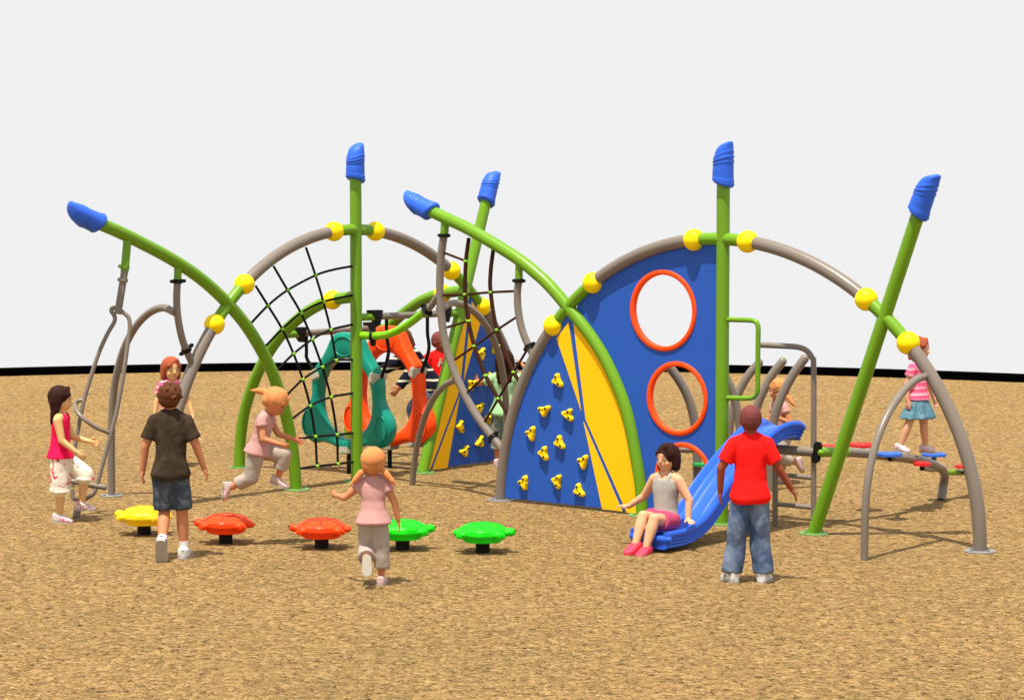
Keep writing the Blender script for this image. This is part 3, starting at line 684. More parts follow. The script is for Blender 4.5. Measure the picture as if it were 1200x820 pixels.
for i, (x, y, c, rz, lab) in enumerate([(169, 626, 'y', 165, 'yellow turtle-shaped stepping pod on a black stub'),
        (264.5, 636, 'o', 175, 'orange turtle-shaped stepping pod right of the boy in the brown shirt'),
        (377, 641.8, 'o', 180, 'orange turtle-shaped stepping pod left of the girl running away'),
        (471.7, 643.4, 'g', 8, 'green turtle-shaped stepping pod touched by the hand of the girl running away'),
        (565.6, 646.8, 'g', -6, 'green turtle-shaped stepping pod at the right end of the row')]):
    T = Thing('turtle_step', lab, 'stepping pod', ground(x, y), 'turtle-shaped stepping pods in a row', math.radians(rz))
    o = T.part('shell', sh, TM[c], local=True)
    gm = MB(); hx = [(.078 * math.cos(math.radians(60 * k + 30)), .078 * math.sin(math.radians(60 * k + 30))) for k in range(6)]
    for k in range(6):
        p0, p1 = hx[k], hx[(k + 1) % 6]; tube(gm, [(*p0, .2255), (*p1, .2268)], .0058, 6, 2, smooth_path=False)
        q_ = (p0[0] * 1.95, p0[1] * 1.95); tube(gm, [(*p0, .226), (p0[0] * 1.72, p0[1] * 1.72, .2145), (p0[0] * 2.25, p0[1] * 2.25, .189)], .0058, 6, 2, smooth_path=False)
    T.part('shell_groove_shade', gm, TG[c], o, local=True)  # dark strips on the shell standing in for shade in its grooves
    for n_, q in tp:
        p = T.part(n_, q, TM[c], local=True)
        if n_ == 'head':
            for s in (1, -1):
                e = MB(); ball(e, (.255, s * .022, .172), .006, 8, 6); T.part('eye', e, M['black'], p, local=True)
    mb = MB(); tube(mb, [(0, 0, 0), (0, 0, .11)], .055, 20, 2); T.part('pedestal', mb, M['black'], local=True)

# ------------------------------------------------------------------ people
def skin(name, c): return mat(name, c, .55, .35, .05, 9)
SK = dict(light=skin('skin_fair', (.62, .33, .19)), warm=skin('skin_warm', (.52, .205, .10)), tan=skin('skin_tan', (.40, .155, .075)), dark=skin('skin_brown', (.26, .062, .030)), gold=skin('skin_golden', (.66, .40, .18)))
def cloth(name, c, var=.18, vs=14, bump=.25): return mat(name, c, .85, .15, var, vs, bump, 220)
def stripes(name, cols, period):
    m = cloth(name, cols[0]); nt = m.node_tree; N = nt.nodes; L = nt.links; b = N['Principled BSDF']
    tc = N.new('ShaderNodeTexCoord'); sp = N.new('ShaderNodeSeparateXYZ'); nz = N.new('ShaderNodeTexNoise'); nz.inputs['Scale'].default_value = 5
    L.new(tc.outputs['Object'], sp.inputs[0]); L.new(tc.outputs['Object'], nz.inputs['Vector'])
    a = N.new('ShaderNodeMath'); a.operation = 'MULTIPLY_ADD'; L.new(nz.outputs['Fac'], a.inputs[0]); a.inputs[1].default_value = .02; L.new(sp.outputs[2], a.inputs[2])
    d = N.new('ShaderNodeMath'); d.operation = 'DIVIDE'; L.new(a.outputs[0], d.inputs[0]); d.inputs[1].default_value = period
    fr = N.new('ShaderNodeMath'); fr.operation = 'FRACT'; L.new(d.outputs[0], fr.inputs[0])
    cr = N.new('ShaderNodeValToRGB'); cr.color_ramp.interpolation = 'CONSTANT'; L.new(fr.outputs[0], cr.inputs[0])
    pos = [0, .5, .75] if len(cols) == 3 else [0, .80]
    while len(cr.color_ramp.elements) < len(cols): cr.color_ramp.elements.new(.5)
    for e, p, c in zip(cr.color_ramp.elements, pos, cols): e.position = p; e.color = (*c, 1)
    L.new(cr.outputs[0], b.inputs['Base Color']); return m
def blotch(name, base, spot, scale=9, lo=.56, hi=.60, z0=None):
    m = cloth(name, base); nt = m.node_tree; N = nt.nodes; L = nt.links; b = N['Principled BSDF']
    tc = N.new('ShaderNodeTexCoord'); nz = N.new('ShaderNodeTexNoise'); nz.inputs['Scale'].default_value = scale; nz.inputs['Detail'].default_value = 6; nz.inputs['Distortion'].default_value = 1.5
    L.new(tc.outputs['Object'], nz.inputs['Vector']); cr = N.new('ShaderNodeValToRGB'); cr.color_ramp.elements[0].position = lo; cr.color_ramp.elements[1].position = hi
    cr.color_ramp.elements[0].color = (*base, 1); cr.color_ramp.elements[1].color = (*spot, 1); L.new(nz.outputs['Fac'], cr.inputs[0]); L.new(cr.outputs[0], b.inputs['Base Color']); return m
def hairm(name, c):
    m = mat(name, c, .62, .14, .3, 10); nt = m.node_tree; N = nt.nodes; L = nt.links; b = N['Principled BSDF']
    tc = N.new('ShaderNodeTexCoord'); mp = N.new('ShaderNodeMapping'); mp.inputs['Scale'].default_value = (90, 90, 9); L.new(tc.outputs['Object'], mp.inputs[0])
    nz = N.new('ShaderNodeTexNoise'); nz.inputs['Scale'].default_value = 1; L.new(mp.outputs[0], nz.inputs['Vector'])
    bp = N.new('ShaderNodeBump'); bp.inputs['Strength'].default_value = .5; bp.inputs['Distance'].default_value = .006; L.new(nz.outputs['Fac'], bp.inputs['Height']); L.new(bp.outputs[0], b.inputs['Normal']); return m
HM = dict(dark=hairm('hair_dark_brown', (.030, .010, .008)), brown=hairm('hair_brown', (.10, .035, .014)), blond=hairm('hair_strawberry_blond', (.58, .23, .08)), red=hairm('hair_auburn', (.32, .075, .035)),
          crop=hairm('hair_cropped', (.16, .042, .040)))
EYE_W = mat('eye_white', (.40, .36, .33), .3); EYE_D = mat('eye_iris', (.02, .012, .01), .2); LIP = mat('lips', (.50, .10, .08), .5); BROW = mat('brow', (.06, .025, .015), .8)
SHOE_W = blotch('shoe_white_pink', (.66, .60, .60), (.55, .20, .25), 30, .52, .56); SHOE_SP = blotch('shoe_white_black', (.68, .68, .68), (.08, .08, .08), 26, .56, .60)
SHOE_P = mat('clog_pink', (.70, .045, .09), .5); SOCK = cloth('sock_white', (.70, .68, .66)); SOLE = cloth('shoe_sole_beige', (.40, .36, .31)); SHOE_G = blotch('shoe_pale_pink', (.60, .45, .46), (.60, .20, .22), 30, .58, .62)

def cone(mb, a, b, r0, r1, ends=(1, 1), seg=18, n=4):
    """tapered limb piece; ends: 1 rounded, 0 cut flat"""
    a = Vector(a); b = Vector(b)
    tube(mb, [a + (b - a) * i / n for i in range(n + 1)], [r0 + (r1 - r0) * i / n for i in range(n + 1)], seg, 2, smooth_path=False)
    if ends[0]: ball(mb, a, r0, seg, 10)
    if ends[1]: ball(mb, b, r1, seg, 10)
def loft(mb, rings, seg=28):
    """rings: (centre, side vector * half width, depth vector * half depth)"""
    v = []; f = []
    for c, sx, dy in rings:
        for k in range(seg):
            a = 2 * math.pi * k / seg; v.append(c + sx * math.cos(a) + dy * math.sin(a))
    n = len(rings)
    for i in range(n - 1):
        for k in range(seg): f.append((i * seg + k, i * seg + (k + 1) % seg, (i + 1) * seg + (k + 1) % seg, (i + 1) * seg + k))
    f.append(tuple(reversed(range(seg)))); f.append(tuple((n - 1) * seg + k for k in range(seg))); mb.add(v, f)
X, Y, Z = Vector((1, 0, 0)), Vector((0, 1, 0)), Vector((0, 0, 1))

def person(label, loc, psi, h, hr, pose, looks, group=None, lift=0.0, anchor=None):
    """local frame: x forward, y the person's left, z up. Limb vectors are (forward, outward, up)."""
    sk = SK[looks['skin']]; P = pose
    hip_z = .575 * (1 - hr) * h; th = .50 * (hip_z - .045 * h); sh_ = .50 * (hip_z - .045 * h)
    T_ = Vector(P.get('torso', (0, 0, 1))).normalized(); Ht = (1 - hr) * h - .035 * h - hip_z   # hip to shoulder
    tw = P.get('twist', 0); hl = (Y - T_ * Y.dot(T_)).normalized(); sl_ = (Matrix.Rotation(math.radians(tw), 3, T_) @ hl)
    fh = hl.cross(T_); fs = sl_.cross(T_)
    pel = Vector((0, 0, 0)); shc = pel + T_ * Ht; neck = shc + T_ * .02 * h
    HT = Vector(P.get('head_up', T_ + Z)).normalized(); yaw = P.get('head_yaw', 0); F0 = (fs - HT * fs.dot(HT)).normalized(); HF = Matrix.Rotation(math.radians(yaw), 3, HT) @ F0; HL = HT.cross(HF)
    if 'head_pitch' in P:
        r = Matrix.Rotation(math.radians(P['head_pitch']), 3, HL); HF = r @ HF; HT = r @ HT
    R = hr * h / 2; hc = neck + HT * (.006 * h + R * .98)
    wS = looks.get('shoulder', .105) * h; wH = .044 * h
    J = {}
    for s, nm in ((1, 'l'), (-1, 'r')):
        V = lambda t: Vector((t[0], t[1] * s, t[2])).normalized()
        sh = shc + sl_ * s * wS - T_ * .034 * h; u, fo = V(P['arm_' + nm][0]), V(P['arm_' + nm][1])
        el = sh + u * .150 * h; wr = el + fo * .130 * h
        hp = pel + hl * s * wH; t1, t2 = V(P['leg_' + nm][0]), V(P['leg_' + nm][1]); kn = hp + t1 * th; an = kn + t2 * sh_
        ft = V(P['leg_' + nm][2]) if len(P['leg_' + nm]) > 2 else Vector((1, .18 * s, 0)).normalized()
        J[nm] = dict(s=s, sh=sh, el=el, wr=wr, hp=hp, kn=kn, an=an, ft=ft, fo=fo, u=u, t2=t2)
    sole = {k: (J[k]['an'] - Z * .045 * h if abs(J[k]['ft'].z) < .3 else J[k]['an'] + J[k]['ft'] * .10 * h) for k in 'lr'}
    if anchor == 'seat': off = Vector((0, 0, -(-.075 * h)))
    else:
        zmin = min(sole['l'].z, sole['r'].z); k = anchor or ('l' if sole['l'].z < sole['r'].z else 'r')
        ax = (sole['l'] + sole['r']) / 2 if anchor == 'mid' else sole[k]; off = Vector((-ax.x, -ax.y, -zmin))
    off += Z * lift
    mv = lambda p: p + off
    pel, shc, neck, hc = map(mv, (pel, shc, neck, hc))
    for k in 'lr':
        for q in ('sh', 'el', 'wr', 'hp', 'kn', 'an'): J[k][q] = mv(J[k][q])
    T = Thing('person', label, 'person', loc, group, math.radians(psi))
    fem = looks.get('fem', True); k_ = h * looks.get('bulk', 1)
    tr = [(-.075, .076, .060), (-.02, .088, .066), (.05, .086, .062), (.28, .072, .054), (.50, .074, .056), (.72, .086, .058), (.86, .086, .054), (.94, .070, .047), (1.00, .046, .038), (1.06, .034, .034)]
    def torso_rings(t0, t1, add=0, flare=0):
        out = []
        ts = [t0] + [t for t, _, _ in tr if t0 < t < t1] + [t1]
        for t in ts:
            i = max(0, min(len(tr) - 2, max(j for j in range(len(tr)) if tr[j][0] <= t) if t > tr[0][0] else 0)); a, b = tr[i], tr[i + 1]; q = (t - a[0]) / (b[0] - a[0])
            w_ = (a[1] + (b[1] - a[1]) * q) * k_ + add; d_ = (a[2] + (b[2] - a[2]) * q) * k_ + add
            if flare and t < .45: w_ += flare * (.45 - t); d_ += flare * (.45 - t)
            m_ = min(1, max(0, t)); sv = (hl * (1 - m_) + sl_ * m_).normalized(); fv = (fh * (1 - m_) + fs * m_).normalized()
            out.append((pel + T_ * Ht * t, sv * w_, fv * d_))
        return out
    # body: one continuous surface
    mb = MB(); loft(mb, torso_rings(-.07, 1.05)); nr = .034 * h
    cone(mb, shc - T_ * .02 * h, neck + (hc - neck) * .5, nr * 1.15, nr)
    HR = Matrix((HF, HL, HT)).transposed()
    ball(mb, hc + HT * R * .10 - HF * R * .02, (R * .86, R * .74, R * .88), 32, 20, HR)
    ball(mb, hc - HT * R * .38 + HF * R * .16, (R * .62, R * .56, R * .58), 28, 16, HR)
    ball(mb, hc - HT * R * .78 + HF * R * .44, (R * .22, R * .24, R * .18), 16, 10, HR)
    ball(mb, hc - HT * R * .28 + HF * R * .85, (R * .15, R * .10, R * .13), 12, 8, HR); cone(mb, hc - HT * R * .02 + HF * R * .76, hc - HT * R * .24 + HF * R * .86, R * .07, R * .10)
    for s in (1, -1):
        ball(mb, hc + HL * s * R * .74 - HT * R * .08 - HF * R * .05, (R * .17, R * .07, R * .22), 14, 10, HR)
        ball(mb, hc + HL * s * R * .30 - HT * R * .38 + HF * R * .46, (R * .25, R * .25, R * .25), 14, 10, HR)
    for k in 'lr':
        j = J[k]; s = j['s']
        cone(mb, j['sh'], j['el'], .034 * k_, .0255 * k_); cone(mb, j['el'], j['wr'], .0255 * k_, .0175 * k_); cone(mb, shc + sl_ * s * wS * .42 - T_ * .012 * h, j['sh'], .036 * k_, .034 * k_)
        cone(mb, j['hp'] , j['kn'], .050 * k_, .036 * k_); cone(mb, j['kn'], j['kn'] + (j['an'] - j['kn']) * .35, .035 * k_, .036 * k_); cone(mb, j['kn'] + (j['an'] - j['kn']) * .35, j['an'], .036 * k_, .021 * k_)
        # hand
        d = j['fo']; hd = P.get('hand_' + k); d = Vector((hd[0], hd[1] * s, hd[2])).normalized() if hd else d
        inn = Vector(P.get('palm', (0, -1, 0))); inn = Vector((inn.x, inn.y * s, inn.z)); nrm = (inn - d * inn.dot(d)).normalized(); sd = d.cross(nrm).normalized()
        th_side = 1 if sd.dot(X + Z * .4) > 0 else -1; sd = sd * th_side     # thumb points forward or up
        c = j['wr']; hs = h * .92
        ball(mb, c + d * .034 * hs, (.032 * hs, .024 * hs, .011 * hs), 18, 12, Matrix((d, sd, nrm)).transposed())
        cone(mb, c, c + d * .02 * hs, .0165 * hs, .015 * hs)
        for q, (fy, ln) in enumerate(((.0195, .036), (.0068, .041), (-.006, .038), (-.0185, .029))):
            b0 = c + d * .050 * hs + sd * fy * hs; fan = sd * fy * 7; d1 = (d + fan * .9 + nrm * .15).normalized(); d2 = (d + fan * .9 + nrm * .75).normalized()
            b1 = b0 + d1 * ln * .55 * hs; b2 = b1 + d2 * ln * .5 * hs; r_ = .0058 * hs + .0004
            cone(mb, b0 - d * .012 * hs, b1, r_, r_, seg=10); cone(mb, b1, b2, r_, r_ * .85, seg=10)
        b0 = c + d * .016 * hs + sd * .018 * hs; b1 = b0 + (d * .6 + sd * .9 + nrm * .2).normalized() * .022 * hs; b2 = b1 + (d + sd * .25 + nrm * .3).normalized() * .018 * hs
        cone(mb, b0, b1, .0085 * hs, .0070 * hs, seg=10); cone(mb, b1, b2, .0070 * hs, .006 * hs, seg=10)
        # foot inside the shoe
        f0 = j['ft']; b_ = Z if abs(f0.z) < .6 else -j['t2']; upf = (b_ - f0 * b_.dot(f0)).normalized(); j['upf'] = upf
        cone(mb, j['an'], j['an'] + f0 * .045 * h - upf * .022 * h, .020 * h, .012 * h)
    body = T.part('body', remesh(mb, .0047, 2, .45), sk, local=True)
    # face
    for s in (1, -1):
        e = hc + HL * s * R * .31 - HT * R * .02 + HF * R * .735
        q = MB(); ball(q, e, (R * .075, R * .105, R * .050), 14, 10, HR); eo = T.part('eye', q, EYE_W, local=True)
        q = MB(); ball(q, e + HF * R * .040, (R * .055, R * .060, R * .058), 12, 8, HR); T.part('iris', q, EYE_D, eo, local=True)
        q = MB(); tube(q, [hc + HL * s * R * a + HT * R * b + HF * R * c for a, b, c in ((.16, .17, .80), (.32, .22, .78), (.47, .16, .70))], R * .022, 8, 3, True, True); T.part('eyebrow', q, BROW, local=True)
    q = MB(); ball(q, hc - HT * R * .56 + HF * R * .735, (R * .07, R * .19, R * .055), 14, 8, HR); T.part('lips', q, LIP, local=True)
    # hair
    st = looks['hair']; hm = HM[looks['hair_col']]; q = MB(); W = lambda a, b, c: hc + HF * R * a + HL * R * b + HT * R * c
    if st == 'crop':
        ball(q, W(-.10, 0, .18), (R * .865, R * .78, R * .86), 30, 18, HR); ball(q, W(-.24, 0, -.06), (R * .70, R * .745, R * .66), 24, 14, HR)
    else:
        ball(q, W(-.13, 0, .20), (R * .95, R * .87, R * .90), 30, 18, HR); ball(q, W(-.36, 0, -.12), (R * .66, R * .80, R * .66), 24, 14, HR)
    if st == 'short':
        rnd = random.Random(3)
        for i in range(46):
            a = rnd.uniform(0, 6.28); b = rnd.uniform(-.2, 1.5); dv = Vector((math.cos(a) * math.cos(b), math.sin(a) * math.cos(b), math.sin(b)))
            if dv.x > .55 and dv.z < .5: continue
            p = W(-.13 + dv.x * .86, dv.y * .78, .20 + dv.z * .82); t_ = (HF * dv.x + HL * dv.y + HT * dv.z + Vector((rnd.uniform(-.5, .5), rnd.uniform(-.5, .5), rnd.uniform(-.2, .5)))).normalized()
            cone(q, p, p + t_ * R * .24, R * .16, R * .045, seg=8, n=2)
    if st in ('bob', 'long'):
        L_ = 1.0 if st == 'bob' else 2.0
        for s in (1, -1):
            cone(q, W(.10, s * .66, .30), W(-.02, s * .74, -.72), R * .20, R * .13); cone(q, W(-.15, s * .62, .1), W(-.18, s * .70, -.80), R * .30, R * .20)
        dn = (-Z + HT * -.4).normalized(); b0 = W(-.45, 0, -.2)
        loft(q, [(W(-.42, 0, .3), HL * R * .85, HF * R * .50), (W(-.44, 0, -.3), HL * R * .88, HF * R * .50), (W(-.42, 0, -.92), HL * R * .82, HF * R * .40)] + ([(W(-.50, 0, -.75) + dn * R * .5, HL * R * .88, HF * R * .34), (W(-.55, 0, -.75) + dn * R * 1.1, HL * R * .80, HF * R * .30), (W(-.58, 0, -.75) + dn * R * 1.35, HL * R * .62, HF * R * .20)] if st == 'long' else []))
        # side parted fringe
        cone(q, W(.50, .28, .80), W(.62, -.48, .30), R * .20, R * .13); cone(q, W(.52, .30, .78), W(.52, .62, .22), R * .17, R * .13)
    if st in ('pigtails', 'pony'):
        cone(q, W(.50, .1, .76), W(.56, -.50, .40), R * .18, R * .12); cone(q, W(.50, .1, .76), W(.56, .52, .40), R * .18, R * .12)
        for s in ((1, -1) if st == 'pigtails' else (0,)):
            if s: a_ = W(-.30, s * .62, -.52); d_ = (HL * s * .75 - HT * .62 - HF * .25).normalized()
            else: a_ = W(-.88, 0, .12); d_ = (-HF * .75 - Z * .30 - HL * .1).normalized() 
            cone(q, a_, a_ + d_ * R * .30, R * .16, R * .15); cone(q, a_ + d_ * R * .30, a_ + d_ * R * .85 - Z * R * .12, R * .26, R * .20); cone(q, a_ + d_ * R * .85 - Z * R * .12, a_ + d_ * R * 1.35 - Z * R * .25, R * .20, R * .04)
    T.part('hair', remesh(q, .0065, 2, .5, .0022 if st != 'crop' else .0006, 30, 1), hm, local=True)
    # clothes
    top = looks['top']; seed = int(h * 100) % 17
    q = MB(); hem = top.get('hem', -.02); g = .011 * h + top.get('loose', 0)
    if top.get('tank'): loft(q, torso_rings(hem, .92, g * .8, top.get('flare', .02) * h))
    else:
        loft(q, torso_rings(hem, 1.03, g, top.get('flare', .02) * h + .022 * h))
        cone(q, shc + T_ * .004 * h - sl_ * .03 * h - fs * .008 * h, shc + T_ * .004 * h + sl_ * .03 * h - fs * .008 * h, .038 * k_, .038 * k_)
        for s in (1, -1): cone(q, shc + T_ * .000 * h + sl_ * s * .024 * h, J['l' if s > 0 else 'r']['sh'] + T_ * .002 * h, .040 * k_, .043 * k_)
    for k in 'lr':
        j = J[k]; s = j['s']; sv = top.get('sleeve', .55)
        if top.get('tank'):
            tube(q, [shc - T_ * .045 * h + fs * .046 * h + sl_ * s * .045 * h, shc - T_ * .008 * h + fs * .040 * h + sl_ * s * .044 * h, shc + T_ * .012 * h + sl_ * s * .043 * h, shc - T_ * .010 * h - fs * .038 * h + sl_ * s * .044 * h, shc - T_ * .045 * h - fs * .050 * h + sl_ * s * .045 * h], .0135 * h, 10, 4, True, True)
            continue
        cone(q, shc + sl_ * s * wS * .45 - T_ * .030 * h, j['sh'] + T_ * .0 * h, .044 * k_, .042 * k_)
        if sv <= 1: cone(q, j['sh'], j['sh'] + (j['el'] - j['sh']) * sv, .044 * k_, .043 * k_ + top.get('flare', .02) * .1 * h, (1, 0))
        else: cone(q, j['sh'], j['el'], .044 * k_, .036 * k_); cone(q, j['el'], j['el'] + (j['wr'] - j['el']) * .95, .036 * k_, .028 * k_, (1, 0))
    T.part(top['name'], remesh(q, .0075, 3, .5, top.get('wr', .006), 8, seed), top['mat'], local=True)
    bt = looks['bottom']; q = MB()
    if bt['kind'] == 'skirt':
        loft(q, torso_rings(-.06, .14, .016 * h)); kc = (J['l']['kn'] + J['r']['kn']) / 2
        dn = ((kc - pel).normalized() - T_).normalized(); v = []; f = []; seg = 60; L0 = pel - T_ * .0
        for i in range(8):
            t = i / 7
            for a in range(seg):
                an = 2 * math.pi * a / seg; fl = (1 + .85 * t) * (1 + .10 * t * math.sin(an * 9 + 1)); v.append(L0 + T_ * .02 * h + dn * (t * bt.get('len', .17) * h) + hl * math.cos(an) * .092 * h * fl + fh * math.sin(an) * .074 * h * fl)
        for i in range(7):
            for a in range(seg): f.append((i * seg + a, i * seg + (a + 1) % seg, (i + 1) * seg + (a + 1) % seg, (i + 1) * seg + a))
        f.append(tuple(reversed(range(seg)))); f.append(tuple(7 * seg + a for a in range(seg))); q.add(v, f)
    else:
        loft(q, torso_rings(-.07, .14, .014 * h + bt.get('loose', 0) * .4)); L_ = bt.get('len', 2); fl = bt.get('flare', 0) * h
        for k in 'lr':
            j = J[k]; a, b, c = j['hp'], j['kn'], j['an']; e = .008 * h + bt.get('loose', 0)
            if L_ <= 1: cone(q, a, a + (b - a) * L_, .052 * k_ + e, .052 * k_ - .012 * k_ * L_ + e + fl, (1, 0))
            else:
                cone(q, a, b, .052 * k_ + e, .042 * k_ + e + fl * .4); cone(q, b, b + (c - b) * (L_ - 1), .041 * k_ + e + fl * .4, .034 * k_ + e + fl, (1, 0))
    T.part(bt['name'], remesh(q, .0075, 3, .5, bt.get('wr', .006), 9, seed + 3), bt['mat'], local=True)
    # shoes and socks
    for k in 'lr':
        j = J[k]; f0 = j['ft']; upf = j['upf']; sv = upf.cross(f0); c = j['an']; fl = looks.get('foot', .150) * h
        B = lambda a, b, z: c + f0 * a * fl + sv * b * fl + upf * (z * h)
        q = MB(); rg = []
        for a, wd, zt in ((-.34, .10, .014), (-.32, .17, .024), (-.16, .205, .026), (.08, .21, .019), (.30, .23, .002), (.48, .225, -.010), (.62, .16, -.019), (.68, .08, -.027)):
            zb = -.043; rg.append((B(a, 0, (zt + zb) / 2), sv * wd * fl, upf * ((zt - zb) / 2 * h)))
        v = []; f = []; seg = 24
        for cc, sx, dy in rg:
            for a in range(seg):
                an = 2 * math.pi * a / seg; ca, sa = math.cos(an), math.sin(an); ca = math.copysign(abs(ca) ** .7, ca); sa = math.copysign(abs(sa) ** .7, sa); v.append(cc + sx * ca + dy * sa)
        n = len(rg)
        for i in range(n - 1):
            for a in range(seg): f.append((i * seg + a, i * seg + (a + 1) % seg, (i + 1) * seg + (a + 1) % seg, (i + 1) * seg + a))
        f.append(tuple(reversed(range(seg)))); f.append(tuple((n - 1) * seg + a for a in range(seg))); q.add(v, f)
        so_ = T.part('shoe', remesh(q, .006, 2, .5), looks['shoe'], local=True)
        q = MB(); v = []; f = []
        for zz in (-.046, -.036):
            for a, wd in ((-.345, .09), (-.30, .18), (-.12, .215), (.15, .215), (.36, .245), (.52, .23), (.66, .14), (.70, .03)): v.append(B(a, wd, zz))
            for a, wd in reversed(((-.345, .09), (-.30, .18), (-.12, .215), (.15, .215), (.36, .245), (.52, .23), (.66, .14), (.70, .03))): v.append(B(a, -wd, zz))
        for a in range(16): f.append((a, (a + 1) % 16, 16 + (a + 1) % 16, 16 + a))
        f.append(tuple(reversed(range(16)))); f.append(tuple(16 + a for a in range(16))); q.add(v, f, False)
        T.part('sole', q, looks.get('sole', SOLE), so_, local=True)
        if looks.get('sock', 0):
            q = MB(); cone(q, c, c - j['t2'] * looks['sock'] * h, .0265 * h, .0275 * h, (1, 0)); T.part('sock', q, SOCK, local=True)
    T.J = J; T.frame = dict(hc=hc, pel=pel, shc=shc, T_=T_, fs=fs, sl=sl_, h=h)
    return T

tee = lambda m, **k: dict(name='shirt', mat=m, **k)
PINKT = cloth('tee_pale_pink', (.50, .27, .255), .06); BEIGE = cloth('capris_beige', (.38, .32, .275), .10, 10); REDT = cloth('tee_red', (.86, .012, .010), .03)
JEANS = blotch('jeans_washed', (.060, .095, .19), (.26, .33, .42), 3.2, .38, .78); DSH = blotch('shorts_dark_denim', (.045, .058, .080), (.13, .15, .18), 10, .45, .75)
BRT = blotch('tee_dark_brown', (.036, .024, .015), (.062, .044, .030), 6, .4, .7); GRT = cloth('tee_mint', (.33, .56, .30), .08); GJ = blotch('jeans_faded_teal', (.13, .22, .23), (.34, .34, .26), 9, .45, .62)
FLOR = blotch('skirt_white_floral', (.78, .72, .62), (.68, .05, .07), 11, .585, .60); HOT = cloth('top_hot_pink', (.80, .010, .085), .05)
STR = stripes('tee_pink_stripes', [(.80, .10, .22), (.88, .42, .50), (.80, .22, .34)], .055); DEN = blotch('skirt_denim', (.07, .17, .24), (.15, .28, .34), 12, .4, .7)
SWT = stripes('sweater_navy_stripes', [(.008, .008, .018), (.50, .46, .36)], .105); GRY = cloth('tank_grey', (.36, .345, .32), .06, 10); PSH = cloth('shorts_plum_pink', (.50, .07, .16), .12)

# left girl climbing onto the loop climber
g = person('girl with long dark hair in hot pink top, one foot on the loop climber', ground(70, 612.5), -4, 1.155, .180,
    dict(torso=(.03, 0, 1), arm_r=[(.22, .10, -1), (.80, 0, -.62)], arm_l=[(.40, .10, -1), (1, -.1, -.25)], leg_l=[(.80, .10, -.66), (-.12, 0, -1)], leg_r=[(.04, 0, -1), (-.03, 0, -1)], head_yaw=4, palm=(0, -1, 0)),
    dict(skin='gold', hair='long', hair_col='dark', top=dict(name='sleeveless_top', mat=HOT, tank=1, hem=.0, flare=.06, wr=.003), bottom=dict(name='shorts', kind='pants', mat=FLOR, len=1.15, loose=.010, flare=.030), shoe=SHOE_W, shoulder=.092), anchor='r')
# red haired girl behind the boy
person('auburn-haired girl in pink striped tee facing the camera behind the boy in brown', ground(208, 547), -76, 1.10, .205,
    dict(arm_r=[(.05, .30, -1), (.10, .18, -1)], arm_l=[(.0, .42, -1), (.35, .25, -1)], leg_l=[(.1, 0, -1), (0, 0, -1)], leg_r=[(-.1, 0, -1), (-.1, 0, -1)], head_yaw=14),
    dict(skin='gold', hair='bob', hair_col='red', top=tee(STR, sleeve=.5, hem=.0), bottom=dict(name='skirt', kind='skirt', mat=DEN), shoe=SHOE_W, shoulder=.092))
# boy in brown shirt walking away
person('brown-haired boy in dark brown tee and denim shorts walking away from the camera', ground(216, 654), 92, 1.345, .152,
    dict(torso=(.04, .0, 1), arm_l=[(-.05, .36, -1), (.10, .12, -1)], arm_r=[(-.02, .40, -1), (.16, .32, -1)], leg_l=[(.10, -.02, -1), (-.85, .0, -1), (.35, 0, -.94)], leg_r=[(.04, .08, -1), (-.02, .05, -1)], head_yaw=-8),
    dict(skin='warm', hair='short', hair_col='brown', top=tee(BRT, sleeve=.72, hem=-.10, loose=.003, wr=.011), bottom=dict(name='shorts', kind='pants', mat=DSH, len=.93, loose=.004, flare=.010, wr=.010), shoe=SHOE_SP, sock=.055, bulk=.96, shoulder=.090), anchor='r')
# leaping girl
person('blond girl in pale pink tee leaping over the orange turtle steps', Vector((at(268, 600, 20.0).x, 20.0, 0)), -12, 1.0, .215,
    dict(torso=(.24, 0, 1), twist=0, arm_r=[(.15, .28, -1), (1, -.15, -.30)], arm_l=[(.50, .2, -.9), (.9, .15, -.30)], leg_r=[(-.22, 0, -1), (-.98, .0, -.50), (-.05, 0, -1)], leg_l=[(.98, .08, -.12), (-.30, 0, -1), (.92, 0, -.35)], head_up=(.30, 0, 1), head_pitch=24),
    dict(skin='warm', hair='pony', hair_col='blond', top=tee(PINKT, sleeve=.35, hem=-.06, flare=.05), bottom=dict(name='capri_trousers', kind='pants', mat=BEIGE, len=1.62, loose=.010, flare=.006, wr=.008), shoe=SHOE_G, shoulder=.09), lift=.35)
# girl running away, front centre
person('blond girl with two pigtails in pale pink tee running away from the camera', ground(447, 685), 92, .995, .208,
    dict(torso=(.08, 0, 1), arm_l=[(.05, .85, -.70), (.85, .50, .02)], arm_r=[(-.02, .50, -1), (.05, .18, -1)], leg_l=[(.28, .06, -1), (-1.0, -.05, -.42), (-.35, .0, -1)], leg_r=[(.0, .06, -1), (.0, .0, -1)], head_yaw=0, head_pitch=-6),
    dict(skin='warm', hair='pigtails', hair_col='blond', top=tee(PINKT, sleeve=.35, hem=-.06, flare=.05), bottom=dict(name='capri_trousers', kind='pants', mat=BEIGE, len=1.62, loose=.010, flare=.008, wr=.008), shoe=SHOE_G, shoulder=.088), anchor='r')
